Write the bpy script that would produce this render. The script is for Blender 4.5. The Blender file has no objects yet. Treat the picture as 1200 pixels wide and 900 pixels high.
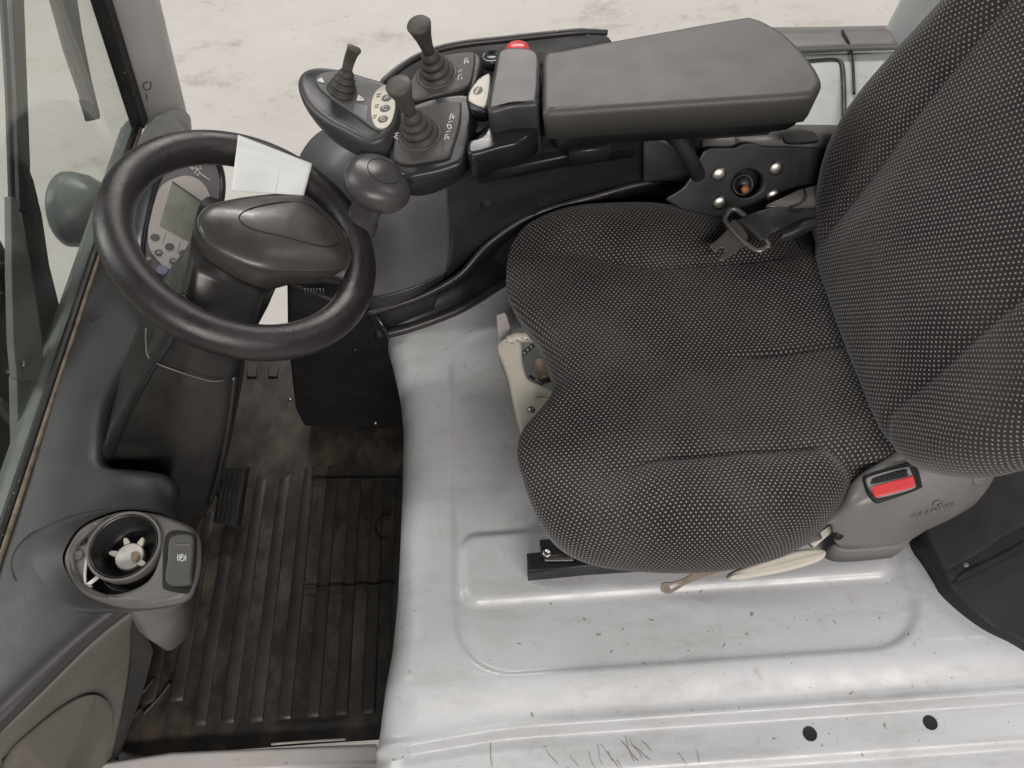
import bpy, bmesh, math, random
from mathutils import Vector, Matrix
random.seed(7)
SC = bpy.context.scene
# ------------------------------------------------------------------ camera
PITCH, ROLL, FPX, CAMZ = math.radians(56), math.radians(4), 906.0, 1.27
FW = Vector((0, math.cos(PITCH), -math.sin(PITCH)))
_rt0 = Vector((1, 0, 0)); _up0 = _rt0.cross(FW)
RT = math.cos(ROLL) * _rt0 - math.sin(ROLL) * _up0
UP = math.sin(ROLL) * _rt0 + math.cos(ROLL) * _up0
CAM = Vector((0, 0, CAMZ))
cd = bpy.data.cameras.new('camera'); co = bpy.data.objects.new('camera', cd)
SC.collection.objects.link(co)
cd.sensor_width = 36.0; cd.lens = 36.0 * FPX / 1200.0; cd.clip_start = 0.02; cd.clip_end = 200
m = Matrix((RT, UP, -FW)).transposed().to_4x4(); m.translation = CAM
co.matrix_world = m
SC.camera = co
# ------------------------------------------------------------------ light
w = bpy.data.worlds.new('World'); SC.world = w; w.use_nodes = True
bg = w.node_tree.nodes['Background']
bg.inputs[0].default_value = (0.86, 0.845, 0.86, 1); bg.inputs[1].default_value = 0.26
def area(name, loc, target, sx, sy, power, col):
    l = bpy.data.lights.new(name, 'AREA'); l.shape = 'RECTANGLE'; l.size = sx; l.size_y = sy
    l.energy = power; l.color = col
    o = bpy.data.objects.new(name, l); SC.collection.objects.link(o); o.location = loc
    o.rotation_euler = (Vector(target) - Vector(loc)).to_track_quat('-Z', 'Y').to_euler()
    return o
area('ceiling_lamp', (0.9, -3.4, 3.3), (0.1, 0.2, 0.3), 4.0, 0.5, 205, (1.0, 0.935, 0.90))
area('ceiling_lamp', (0.4, 5.2, 4.2), (0.0, 1.4, 0), 4.0, 0.5, 215, (1.0, 0.955, 0.92))
area('ceiling_lamp', (-4.2, 1.4, 3.6), (-0.3, 0.6, 0.3), 0.5, 4.0, 160, (1.0, 0.99, 0.98))
area('ceiling_lamp', (4.4, 0.9, 4.2), (0.3, 0.6, 0.3), 0.5, 4.0, 60, (1.0, 0.96, 0.92))
vs = SC.view_settings
vs.view_transform = 'Standard'; vs.look = 'None'; vs.exposure = 0.0; vs.gamma = 1.0; vs.use_curve_mapping = False
# ------------------------------------------------------------------ pixel -> point helpers
def ray(px, py): return FW + RT * ((px - 600) / FPX) - UP * ((py - 450) / FPX)
def P(px, py, z):
    d = ray(px, py); return CAM + d * ((z - CAMZ) / d.z)
def PX(px, py, x):
    d = ray(px, py); return CAM + d * (x / d.x)
def PY(px, py, y):
    d = ray(px, py); return CAM + d * (y / d.y)
def PL(px, py, o, n):
    d = ray(px, py); return CAM + d * ((o - CAM).dot(n) / d.dot(n))
# ------------------------------------------------------------------ materials
MATS = {}
def mat(name, col, rough=0.5, metal=0.0, bump=0.0, bscale=900.0, var=0.12, vscale=14.0, dust=None, dustamt=0.0,
        coat=0.0, specks=None, spec=0.5, rvar=0.12):
    if name in MATS: return MATS[name]
    mt = bpy.data.materials.new(name); mt.use_nodes = True; nt = mt.node_tree; N = nt.nodes; L = nt.links
    b = N['Principled BSDF']
    b.inputs['Roughness'].default_value = rough; b.inputs['Metallic'].default_value = metal
    b.inputs['Specular IOR Level'].default_value = spec
    if coat: b.inputs['Coat Weight'].default_value = coat; b.inputs['Coat Roughness'].default_value = 0.12
    tc = N.new('ShaderNodeTexCoord')
    n1 = N.new('ShaderNodeTexNoise'); n1.inputs['Scale'].default_value = vscale; n1.inputs['Detail'].default_value = 7
    n1.inputs['Roughness'].default_value = 0.62
    L.new(tc.outputs['Object'], n1.inputs['Vector'])
    r1 = N.new('ShaderNodeValToRGB'); r1.color_ramp.elements[0].position = 0.3; r1.color_ramp.elements[1].position = 0.72
    c = Vector(col)
    r1.color_ramp.elements[0].color = (*(c * (1 - var)), 1); r1.color_ramp.elements[1].color = (*(c * (1 + var)), 1)
    L.new(n1.outputs['Fac'], r1.inputs['Fac'])
    out = r1.outputs['Color']
    if dust is not None:
        nd = N.new('ShaderNodeTexNoise'); nd.inputs['Scale'].default_value = 5.0; nd.inputs['Detail'].default_value = 9
        nd.inputs['Roughness'].default_value = 0.7
        L.new(tc.outputs['Object'], nd.inputs['Vector'])
        rd = N.new('ShaderNodeMapRange'); rd.inputs[1].default_value = 0.45; rd.inputs[2].default_value = 0.75
        rd.inputs[4].default_value = dustamt
        L.new(nd.outputs['Fac'], rd.inputs[0])
        mx = N.new('ShaderNodeMix'); mx.data_type = 'RGBA'; mx.inputs[7].default_value = (*dust, 1)
        L.new(rd.outputs[0], mx.inputs[0]); L.new(out, mx.inputs[6]); out = mx.outputs[2]
    if specks is not None:
        scol, sscale, sth = specks
        ns = N.new('ShaderNodeTexNoise'); ns.inputs['Scale'].default_value = sscale; ns.inputs['Detail'].default_value = 3
        L.new(tc.outputs['Object'], ns.inputs['Vector'])
        rs = N.new('ShaderNodeMapRange'); rs.inputs[1].default_value = sth; rs.inputs[2].default_value = sth + 0.03
        rs.inputs[4].default_value = 0.75
        L.new(ns.outputs['Fac'], rs.inputs[0])
        mx = N.new('ShaderNodeMix'); mx.data_type = 'RGBA'; mx.inputs[7].default_value = (*scol, 1)
        L.new(rs.outputs[0], mx.inputs[0]); L.new(out, mx.inputs[6]); out = mx.outputs[2]
    L.new(out, b.inputs['Base Color'])
    rr = N.new('ShaderNodeMapRange'); rr.inputs[1].default_value = 0.3; rr.inputs[2].default_value = 0.7
    rr.inputs[3].default_value = max(0.03, rough - rvar); rr.inputs[4].default_value = min(1, rough + rvar)
    n2 = N.new('ShaderNodeTexNoise'); n2.inputs['Scale'].default_value = 28; n2.inputs['Detail'].default_value = 8
    L.new(tc.outputs['Object'], n2.inputs['Vector']); L.new(n2.outputs['Fac'], rr.inputs[0])
    L.new(rr.outputs[0], b.inputs['Roughness'])
    if bump:
        nb = N.new('ShaderNodeTexNoise'); nb.inputs['Scale'].default_value = bscale; nb.inputs['Detail'].default_value = 2
        L.new(tc.outputs['Object'], nb.inputs['Vector'])
        bp = N.new('ShaderNodeBump'); bp.inputs['Strength'].default_value = bump; bp.inputs['Distance'].default_value = 0.0006
        L.new(nb.outputs['Fac'], bp.inputs['Height']); L.new(bp.outputs[0], b.inputs['Normal'])
    MATS[name] = mt; return mt
DUST = (0.16, 0.145, 0.12)
M_arm = mat('armrest_plastic', (0.058, 0.057, 0.053), 0.50, bump=0.25, bscale=1300, var=.04, dust=DUST, dustamt=0.05, rvar=0.03)
M_gry = mat('grey_plastic', (0.038, 0.0375, 0.039), 0.42, bump=0.2, bscale=1300, dust=DUST, dustamt=0.08, rvar=.03)
M_joy = mat('joystick_plastic', (0.046, 0.042, 0.038), 0.55, bump=0.3, bscale=1300, dust=DUST, dustamt=0.35)
M_rub = mat('joystick_rubber', (0.032, 0.030, 0.027), 0.6, bump=0.2, dust=DUST, dustamt=0.3)
M_blk = mat('black_plastic', (0.0085, 0.0085, 0.009), 0.42, bump=0.25, bscale=1200, dust=(0.05, 0.045, 0.04), dustamt=0.25)
M_gls = mat('glossy_black_plastic', (0.013, 0.013, 0.016), 0.28, bump=0.08, dust=(0.08, 0.075, 0.07), dustamt=0.2)
M_pit = mat('deep_black', (0.006, 0.006, 0.006), 0.7)
M_cow = mat('cowl_plastic', (0.028, 0.0275, 0.0275), 0.46, bump=0.45, bscale=900, dust=(0.10, 0.097, 0.092), dustamt=0.2, rvar=.05)
M_col = mat('column_plastic', (0.014, 0.0135, 0.013), 0.36, bump=0.12, bscale=1000, dust=(0.10, 0.09, 0.075), dustamt=0.25)
M_hub = mat('hub_plastic', (0.040, 0.0375, 0.036), 0.34, bump=0.10, bscale=900, dust=DUST, dustamt=0.25)
M_rim = mat('wheel_rim_rubber', (0.022, 0.0195, 0.020), 0.31, bump=0.5, bscale=1100, dust=(0.06, 0.05, 0.04), dustamt=0.15)
M_knb = mat('knob_plastic', (0.052, 0.050, 0.050), 0.32, bump=0.15, bscale=1300)
M_con = mat('console_plastic', (0.019, 0.0185, 0.0185), 0.40, bump=0.3, bscale=1100, dust=(0.06, 0.055, 0.05), dustamt=0.3)
M_dom = mat('console_cover_plastic', (0.085, 0.088, 0.09), 0.36, bump=0.25, bscale=1100, dust=DUST, dustamt=0.2)
M_tan = mat('warm_grey_plastic', (0.105, 0.094, 0.082), 0.5, bump=0.25, bscale=1000, dust=DUST, dustamt=0.3)
M_pod = mat('pod_plastic', (0.115, 0.105, 0.10), 0.45, bump=0.25, bscale=1000, dust=DUST, dustamt=0.3)
M_pnt = mat('white_paint', (0.475, 0.488, 0.497), 0.38, coat=0.12, var=0.07, vscale=5, dust=(0.31, 0.305, 0.295), dustamt=0.6,
            specks=((0.14, 0.12, 0.10), 120, 0.70))
def smudge(mt, scl, lo, hi, amt, col):
    N = mt.node_tree.nodes; L = mt.node_tree.links; b = N['Principled BSDF']; src = b.inputs['Base Color'].links[0].from_socket
    tc = N.new('ShaderNodeTexCoord'); mp = N.new('ShaderNodeMapping'); mp.inputs['Scale'].default_value = scl
    mp.inputs['Rotation'].default_value = (0, 0, .15)
    n = N.new('ShaderNodeTexNoise'); n.inputs['Scale'].default_value = 1.0; n.inputs['Detail'].default_value = 12; n.inputs['Roughness'].default_value = .75
    r = N.new('ShaderNodeMapRange'); r.inputs[1].default_value = lo; r.inputs[2].default_value = hi; r.inputs[4].default_value = amt
    x = N.new('ShaderNodeMix'); x.data_type = 'RGBA'; x.inputs[7].default_value = (*col, 1)
    L.new(tc.outputs['Object'], mp.inputs[0]); L.new(mp.outputs[0], n.inputs['Vector']); L.new(n.outputs['Fac'], r.inputs[0])
    L.new(r.outputs[0], x.inputs[0]); L.new(src, x.inputs[6]); L.new(x.outputs[2], b.inputs['Base Color'])
smudge(M_pnt, (5, 16, 6), .50, .72, .6, (.27, .262, .25))
smudge(M_pnt, (70, 40, 40), .60, .70, .5, (.22, .20, .18))
M_sil = mat('sill_paint', (0.58, 0.56, 0.545), 0.32, var=0.06, vscale=9, dust=(0.3, 0.26, 0.22), dustamt=0.3,
            specks=((0.12, 0.10, 0.08), 120, 0.72))
M_cre = mat('cream_plastic', (0.56, 0.53, 0.45), 0.5, bump=0.1, dust=(0.3, 0.27, 0.2), dustamt=0.4)
M_wht = mat('white_print', (0.62, 0.61, 0.58), 0.6)
M_pap = mat('paper', (0.62, 0.645, 0.64), 0.75, var=0.03, bump=0.1, bscale=300)
M_stl = mat('steel', (0.52, 0.49, 0.44), 0.36, metal=1.0, bump=0.1, bscale=400)
M_dst = mat('dark_steel', (0.20, 0.19, 0.18), 0.34, metal=0.7)
M_red = mat('red_plastic', (0.62, 0.055, 0.06), 0.3)
M_web = mat('belt_webbing', (0.030, 0.029, 0.028), 0.42, bump=0.8, bscale=700)
M_brk = mat('bracket_paint', (0.016, 0.018, 0.020), 0.42, bump=0.15, bscale=500)
M_cap = mat('grey_panel', (0.15, 0.145, 0.14), 0.45, bump=0.15, bscale=1000, dust=DUST, dustamt=0.2)
M_pil = mat('pillar_paint', (0.34, 0.337, 0.333), 0.4, bump=0.1, bscale=600, var=0.06)
M_lgp = mat('pale_panel_paint', (0.34, 0.36, 0.35), 0.3, var=0.06)
M_brn = mat('rusty_spool', (0.20, 0.15, 0.11), 0.6, var=0.4, vscale=60)
M_org = mat('orange_bolt', (0.40, 0.17, 0.06), 0.5)
M_ibt = mat('button_grey', (0.10, 0.095, 0.10), 0.5)
M_face = mat('display_face', (0.42, 0.39, 0.37), 0.4, var=0.04)
M_fvi = mat('display_surround', (0.13, 0.115, 0.125), 0.4, var=0.04)
M_scr = mat('display_glass', (0.19, 0.20, 0.17), 0.10, var=0.35, vscale=18)
M_blu = mat('blue_print', (0.16, 0.20, 0.36), 0.5)
M_lmp = mat('work_light_housing', (0.15, 0.165, 0.16), 0.4, bump=0.1)
M_mst = mat('mast_steel', (0.022, 0.026, 0.022), 0.45, var=0.4, vscale=12)
M_sea = mat('seal_rubber', (0.012, 0.012, 0.012), 0.5, bump=0.3, specks=((0.35, 0.28, 0.18), 220, 0.70))
M_flt = mat('scratched_edge', (0.40, 0.38, 0.34), 0.5)

def m_floor_mat():
    mt = mat('floor_mat_rubber', (0.020, 0.018, 0.016), 0.55, bump=0.5, bscale=260, var=0.35, vscale=22,
             dust=(0.17, 0.135, 0.09), dustamt=0.55)
    nd = [n for n in mt.node_tree.nodes if n.type == 'TEX_NOISE' and abs(n.inputs['Scale'].default_value - 5) < .1][0]
    nd.inputs['Scale'].default_value = 15
    mp = mt.node_tree.nodes.new('ShaderNodeMapping'); mp.inputs['Scale'].default_value = (1, .6, 1)
    tcn = [n for n in mt.node_tree.nodes if n.type == 'TEX_COORD'][0]
    mt.node_tree.links.new(tcn.outputs['Object'], mp.inputs[0]); mt.node_tree.links.new(mp.outputs[0], nd.inputs['Vector'])
    return mt
M_mat = m_floor_mat()
M_rib = mat('mat_rib_rubber', (0.023, 0.021, 0.0185), 0.5, bump=0.5, bscale=260, var=0.3, vscale=26, dust=(0.085, 0.070, 0.052), dustamt=0.5)

def m_fabric():
    mt = bpy.data.materials.new('dotted_seat_fabric'); mt.use_nodes = True; nt = mt.node_tree; N = nt.nodes; L = nt.links
    b = N['Principled BSDF']; b.inputs['Roughness'].default_value = 0.85; b.inputs['Specular IOR Level'].default_value = 0.25
    b.inputs['Sheen Weight'].default_value = 0.25; b.inputs['Sheen Roughness'].default_value = 0.4
    uv = N.new('ShaderNodeUVMap'); uv.uv_map = 'UVMap'
    def mth(op, a, bb=None, c=None):
        n = N.new('ShaderNodeMath'); n.operation = op
        for i, x in enumerate((a, bb, c)):
            if x is None: continue
            if isinstance(x, (int, float)): n.inputs[i].default_value = x
            else: L.new(x, n.inputs[i])
        return n.outputs[0]
    nz = N.new('ShaderNodeTexNoise'); nz.inputs['Scale'].default_value = 40; nz.inputs['Detail'].default_value = 2
    L.new(uv.outputs[0], nz.inputs['Vector'])
    sx = N.new('ShaderNodeSeparateXYZ'); L.new(uv.outputs[0], sx.inputs[0])
    sc = N.new('ShaderNodeSeparateXYZ'); L.new(nz.outputs['Color'], sc.inputs[0])
    A, B = 0.0064, 0.0042
    u = mth('MULTIPLY_ADD', sc.outputs[0], 0.0018, sx.outputs[0]); v = mth('MULTIPLY_ADD', sc.outputs[1], 0.0018, sx.outputs[1])
    vr = mth('DIVIDE', v, B)
    row = mth('FLOOR', vr)
    odd = mth('MULTIPLY', mth('MODULO', mth('ABSOLUTE', row), 2.0), 0.5)
    uu = mth('ADD', mth('DIVIDE', u, A), odd)
    fu = mth('MULTIPLY', mth('SUBTRACT', mth('FRACT', mth('ADD', uu, 100.0)), 0.5), A)
    fv = mth('MULTIPLY', mth('SUBTRACT', mth('FRACT', mth('ADD', vr, 100.0)), 0.5), B)
    d = mth('SQRT', mth('ADD', mth('POWER', fu, 2.0), mth('POWER', mth('MULTIPLY', fv, 1.05), 2.0)))
    n3 = N.new('ShaderNodeTexNoise'); n3.inputs['Scale'].default_value = 420; n3.inputs['Detail'].default_value = 1
    L.new(uv.outputs[0], n3.inputs['Vector'])
    d2 = mth('MULTIPLY_ADD', mth('SUBTRACT', n3.outputs['Fac'], 0.5), 0.0010, d)
    mr = N.new('ShaderNodeMapRange'); mr.interpolation_type = 'SMOOTHSTEP'
    mr.inputs[1].default_value = 0.00135; mr.inputs[2].default_value = 0.0008
    L.new(d2, mr.inputs[0])
    n4 = N.new('ShaderNodeTexNoise'); n4.inputs['Scale'].default_value = 9; n4.inputs['Detail'].default_value = 6
    L.new(uv.outputs[0], n4.inputs['Vector'])
    base = N.new('ShaderNodeValToRGB')
    base.color_ramp.elements[0].position = 0.35; base.color_ramp.elements[0].color = (0.0145, 0.0130, 0.0135, 1)
    base.color_ramp.elements[1].position = 0.75; base.color_ramp.elements[1].color = (0.037, 0.0335, 0.033, 1)
    L.new(n4.outputs['Fac'], base.inputs['Fac'])
    mx = N.new('ShaderNodeMix'); mx.data_type = 'RGBA'; mx.inputs[7].default_value = (0.27, 0.252, 0.236, 1)
    L.new(mr.outputs[0], mx.inputs[0]); L.new(base.outputs[0], mx.inputs[6])
    n6 = N.new('ShaderNodeTexNoise'); n6.inputs['Scale'].default_value = 5; n6.inputs['Detail'].default_value = 9; n6.inputs['Roughness'].default_value = 0.7
    L.new(uv.outputs[0], n6.inputs['Vector'])
    m6 = N.new('ShaderNodeMapRange'); m6.inputs[1].default_value = 0.48; m6.inputs[2].default_value = 0.78; m6.inputs[4].default_value = 0.5
    L.new(n6.outputs['Fac'], m6.inputs[0])
    x6 = N.new('ShaderNodeMix'); x6.data_type = 'RGBA'; x6.inputs[7].default_value = (0.074, 0.066, 0.060, 1)
    L.new(m6.outputs[0], x6.inputs[0]); L.new(mx.outputs[2], x6.inputs[6])
    L.new(x6.outputs[2], b.inputs['Base Color'])
    n5 = N.new('ShaderNodeTexNoise'); n5.inputs['Scale'].default_value = 1500; n5.inputs['Detail'].default_value = 1
    L.new(uv.outputs[0], n5.inputs['Vector'])
    h = mth('MULTIPLY_ADD', mr.outputs[0], 0.6, n5.outputs['Fac'])
    bp = N.new('ShaderNodeBump'); bp.inputs['Strength'].default_value = 0.6; bp.inputs['Distance'].default_value = 0.0006
    L.new(h, bp.inputs['Height']); L.new(bp.outputs[0], b.inputs['Normal'])
    return mt
M_fab = m_fabric()

def m_concrete():
    mt = bpy.data.materials.new('concrete_floor'); mt.use_nodes = True; nt = mt.node_tree; N = nt.nodes; L = nt.links
    b = N['Principled BSDF']; b.inputs['Roughness'].default_value = 0.6
    tc = N.new('ShaderNodeTexCoord')
    mp = N.new('ShaderNodeMapping'); mp.inputs['Scale'].default_value = (0.8, 1.25, 1); mp.inputs['Rotation'].default_value = (0, 0, 0.12)
    L.new(tc.outputs['Object'], mp.inputs[0])
    n1 = N.new('ShaderNodeTexNoise'); n1.inputs['Scale'].default_value = 2.6; n1.inputs['Detail'].default_value = 13; n1.inputs['Roughness'].default_value = 0.72
    n1.inputs['Distortion'].default_value = 0.15
    L.new(mp.outputs[0], n1.inputs['Vector'])
    r = N.new('ShaderNodeValToRGB'); e = r.color_ramp.elements
    e[0].position = 0.30; e[0].color = (0.30, 0.265, 0.23, 1); e[1].position = 0.68; e[1].color = (0.56, 0.543, 0.515, 1)
    x = e.new(0.44); x.color = (0.51, 0.485, 0.45, 1)
    L.new(n1.outputs['Fac'], r.inputs['Fac'])
    n2 = N.new('ShaderNodeTexNoise'); n2.inputs['Scale'].default_value = 26; n2.inputs['Detail'].default_value = 6
    L.new(tc.outputs['Object'], n2.inputs['Vector'])
    mr = N.new('ShaderNodeMapRange'); mr.inputs[1].default_value = 0.66; mr.inputs[2].default_value = 0.76; mr.inputs[4].default_value = 0.5
    L.new(n2.outputs['Fac'], mr.inputs[0])
    mx = N.new('ShaderNodeMix'); mx.data_type = 'RGBA'; mx.inputs[7].default_value = (0.30, 0.26, 0.21, 1)
    L.new(mr.outputs[0], mx.inputs[0]); L.new(r.outputs[0], mx.inputs[6]); L.new(mx.outputs[2], b.inputs['Base Color'])
    bp = N.new('ShaderNodeBump'); bp.inputs['Strength'].default_value = 0.3; bp.inputs['Distance'].default_value = 0.004
    L.new(n2.outputs['Fac'], bp.inputs['Height']); L.new(bp.outputs[0], b.inputs['Normal'])
    return mt
M_flo = m_concrete()
def m_glass():
    mt = bpy.data.materials.new('tinted_glass'); mt.use_nodes = True; nt = mt.node_tree; N = nt.nodes; L = nt.links
    for n in list(N):
        if n.type != 'OUTPUT_MATERIAL': N.remove(n)
    out = [n for n in N if n.type == 'OUTPUT_MATERIAL'][0]
    t = N.new('ShaderNodeBsdfTransparent'); t.inputs[0].default_value = (0.90, 0.922, 0.90, 1)
    g = N.new('ShaderNodeBsdfGlossy'); g.inputs['Roughness'].default_value = 0.03
    lw0 = N.new('ShaderNodeLayerWeight'); lw0.inputs[0].default_value = 0.5
    pw = N.new('ShaderNodeMath'); pw.operation = 'POWER'; pw.inputs[1].default_value = 4.0; L.new(lw0.outputs['Facing'], pw.inputs[0])
    lw = N.new('ShaderNodeMath'); lw.operation = 'MULTIPLY_ADD'; lw.inputs[1].default_value = 0.4; lw.inputs[2].default_value = 0.07; L.new(pw.outputs[0], lw.inputs[0])
    mx = N.new('ShaderNodeMixShader'); L.new(lw.outputs[0], mx.inputs[0]); L.new(t.outputs[0], mx.inputs[1]); L.new(g.outputs[0], mx.inputs[2])
    L.new(mx.outputs[0], out.inputs[0])
    return mt
M_gla = m_glass()
# ------------------------------------------------------------------ object helpers
def thing(name, label, cat, loc=(0, 0, 0), group=None):
    o = bpy.data.objects.new(name, None); SC.collection.objects.link(o); o.location = loc
    o.empty_display_size = 0.05
    o['label'] = label; o['category'] = cat
    if group: o['group'] = group
    return o
def tag(o, label, cat, group=None):
    o['label'] = label; o['category'] = cat
    if group: o['group'] = group
    return o
def wloc(o):
    v = Vector(o.location)
    return v + wloc(o.parent) if o.parent else v
def obj(name, verts, faces, mt, parent=None, smooth=True, uvs=None, bevel=0.0):
    me = bpy.data.meshes.new(name); me.from_pydata([tuple(v) for v in verts], [], faces)
    if uvs is not None:
        lay = me.uv_layers.new(name='UVMap')
        for lp in me.loops: lay.data[lp.index].uv = uvs[lp.vertex_index]
    bm = bmesh.new(); bm.from_mesh(me); bmesh.ops.recalc_face_normals(bm, faces=bm.faces); bm.to_mesh(me); bm.free()
    me.update()
    for p in me.polygons: p.use_smooth = smooth
    o = bpy.data.objects.new(name, me); SC.collection.objects.link(o); me.materials.append(mt)
    if parent:
        o.parent = parent; o.matrix_parent_inverse = Matrix.Translation(-wloc0(parent))
    if bevel:
        b = o.modifiers.new('bevel', 'BEVEL'); b.width = bevel; b.segments = 3; b.limit_method = 'ANGLE'
        b.angle_limit = math.radians(30); b.harden_normals = True
    return o
WL = {}
def wloc0(o):   # world position of an object whose own meshes are written in world coordinates
    return Vector(o.location) if o.type == 'EMPTY' else Vector((0, 0, 0))
def cr(a, b, c, d, t):
    return 0.5 * ((2 * b) + (c - a) * t + (2 * a - 5 * b + 4 * c - d) * t * t + (3 * b - a - 3 * c + d) * t ** 3)
def spl(pts, n, closed=False):
    """n samples of a Catmull-Rom curve, evenly spaced along its length"""
    m = len(pts); segs = m if closed else m - 1; fine = []
    for i in range(segs):
        if closed: a, b, c, d = pts[(i - 1) % m], pts[i], pts[(i + 1) % m], pts[(i + 2) % m]
        else: a, b, c, d = pts[max(i - 1, 0)], pts[i], pts[i + 1], pts[min(i + 2, m - 1)]
        for k in range(12): fine.append(cr(a, b, c, d, k / 12))
    fine.append(pts[0] if closed else pts[-1])
    L = [0]
    for i in range(1, len(fine)): L.append(L[-1] + (fine[i] - fine[i - 1]).length)
    out = []; j = 0; tot = L[-1]
    for k in range(n):
        s = tot * (k / n if closed else k / (n - 1))
        while j < len(L) - 2 and L[j + 1] < s: j += 1
        dl = L[j + 1] - L[j]; t = (s - L[j]) / dl if dl > 1e-9 else 0
        out.append(fine[j].lerp(fine[j + 1], t))
    return out
def crspl(pts, k):
    """Catmull-Rom with k steps per segment (keeps parameter correspondence)"""
    m = len(pts); out = []
    for i in range(m - 1):
        a, b, c, d = pts[max(i - 1, 0)], pts[i], pts[i + 1], pts[min(i + 2, m - 1)]
        for j in range(k): out.append(cr(a, b, c, d, j / k))
    out.append(pts[-1]); return out
def patch(name, rows, mt, parent=None, ku=6, kv=6, thick=0.0):
    R = [crspl(r, ku) for r in rows]; cols = len(R[0]); G = []
    C = [crspl([R[i][j] for i in range(len(R))], kv) for j in range(cols)]
    nr = len(C[0]); V = [C[j][i] for i in range(nr) for j in range(cols)]
    Fc = [(i * cols + j, i * cols + j + 1, (i + 1) * cols + j + 1, (i + 1) * cols + j) for i in range(nr - 1) for j in range(cols - 1)]
    o = obj(name, V, Fc, mt, parent)
    if thick:
        s = o.modifiers.new('solid', 'SOLIDIFY'); s.thickness = thick; s.offset = 0
    return o
def loft(name, rings, mt, parent=None, n=48, k=1, cap0=True, cap1=True, resample=True, closed=True):
    R = [spl(r, n, True) for r in rings] if resample else rings
    n = len(R[0])
    if k > 1:
        C = [crspl([R[i][j] for i in range(len(R))], k) for j in range(n)]
        R = [[C[j][i] for j in range(n)] for i in range(len(C[0]))]
    V = [p for r in R for p in r]; Fc = []
    for i in range(len(R) - 1):
        for j in range(n): Fc.append((i * n + j, i * n + (j + 1) % n, (i + 1) * n + (j + 1) % n, (i + 1) * n + j))
    if cap0: Fc.append(tuple(range(n - 1, -1, -1)))
    if cap1: Fc.append(tuple((len(R) - 1) * n + j for j in range(n)))
    return obj(name, V, Fc, mt, parent)
def nrm(pts):
    v = Vector((0, 0, 0)); c = sum(pts, Vector((0, 0, 0))) / len(pts)
    for i in range(len(pts)): v += (pts[i] - c).cross(pts[(i + 1) % len(pts)] - c)
    v.normalize(); return v if v.z >= 0 else -v
def inset(ring, d, n):
    m = len(ring); c = sum(ring, Vector((0, 0, 0))) / m; out = []
    area = sum((ring[i] - c).cross(ring[(i + 1) % m] - c).dot(n) for i in range(m))
    sg = 1 if area > 0 else -1
    for i in range(m):
        t = (ring[(i + 1) % m] - ring[i - 1]); t -= n * t.dot(n)
        if t.length < 1e-9: out.append(ring[i].copy()); continue
        t.normalize(); out.append(ring[i] + n.cross(t) * sg * d)
    return out
def pad(name, outline, h, mt, parent=None, r=0.006, n=64, crown=0.0, nv=None, sm=True, flare=0.0, k=5, flat=False):
    """closed solid: smooth outline (its top level), rounded upper edge of radius r, walls of height h below"""
    ring = spl(outline, n, True) if sm else outline
    n = len(ring); nv = nv or nrm(ring)
    c0 = sum(ring, Vector((0, 0, 0))) / n
    if flat: ring = [p - nv * (p - c0).dot(nv) for p in ring]
    rings = [inset(ring, -flare, nv)]; rings[0] = [p - nv * h for p in rings[0]]
    for i in range(k + 1):
        a = i / k * math.pi / 2
        rings.append([p - nv * (r * (1 - math.sin(a))) for p in inset(ring, r * (1 - math.cos(a)), nv)])
    rings.append(inset(ring, r + min(0.0012, r), nv))
    if crown:
        c = sum(ring, Vector((0, 0, 0))) / n
        for f in (0.2, 0.4, 0.6, 0.8, 0.95):
            rings.append([p.lerp(c, f) + nv * crown * math.sin(f * math.pi / 2) for p in rings[k + 2]])
    return loft(name, rings, mt, parent, resample=False)
def tube(name, pts, r, mt, parent=None, n=10, closed=False, samples=None, smooth=True):
    pts = spl(pts, samples or max(8, 6 * len(pts)), closed) if len(pts) > 2 else crspl(pts, 2)
    m = len(pts); rings = []; up = Vector((0.13, 0.21, 0.97))
    for i in range(m):
        if closed: t = pts[(i + 1) % m] - pts[i - 1]
        else: t = pts[min(i + 1, m - 1)] - pts[max(i - 1, 0)]
        t.normalize(); a = t.cross(up); a.normalize(); b = a.cross(t)
        rr = r[int(i * (len(r) - 1) / max(1, m - 1) + 0.5)] if isinstance(r, (list, tuple)) else r
        rings.append([pts[i] + rr * (math.cos(2 * math.pi * k / n) * a + math.sin(2 * math.pi * k / n) * b) for k in range(n)])
    if closed: rings.append(rings[0])
    return loft(name, rings, mt, parent, resample=False, cap0=not closed, cap1=not closed)
def basis(n):
    n = n.normalized(); u = Vector((0, 1, 0)).cross(n)
    if u.length < 0.05: u = Vector((1, 0, 0)).cross(n)
    u.normalize(); return u, n.cross(u), n
def lathe(name, base, axis, prof, mt, parent=None, n=32, sx=1.0):
    u, v, a = basis(axis)
    rings = [[base + a * h + r * (math.cos(2 * math.pi * k / n) * u * sx + math.sin(2 * math.pi * k / n) * v) for k in range(n)] for r, h in prof]
    return loft(name, rings, mt, parent, resample=False)
def box(name, c, ax, ay, az, mt, parent=None, bevel=0.003):
    """c centre, ax/ay/az half-extent vectors"""
    V = [c + sx * ax + sy * ay + sz * az for sx in (-1, 1) for sy in (-1, 1) for sz in (-1, 1)]
    Fc = [(0, 1, 3, 2), (4, 6, 7, 5), (0, 4, 5, 1), (2, 3, 7, 6), (0, 2, 6, 4), (1, 5, 7, 3)]
    return obj(name, V, Fc, mt, parent, smooth=False if not bevel else True, bevel=bevel)
def disc_ring(c, n, rx, ry, ang=0, k=28):
    u, v, n = basis(n); a = math.cos(ang) * u + math.sin(ang) * v; b = n.cross(a)
    return [c + rx * math.cos(2 * math.pi * i / k) * a + ry * math.sin(2 * math.pi * i / k) * b for i in range(k)]
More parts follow.
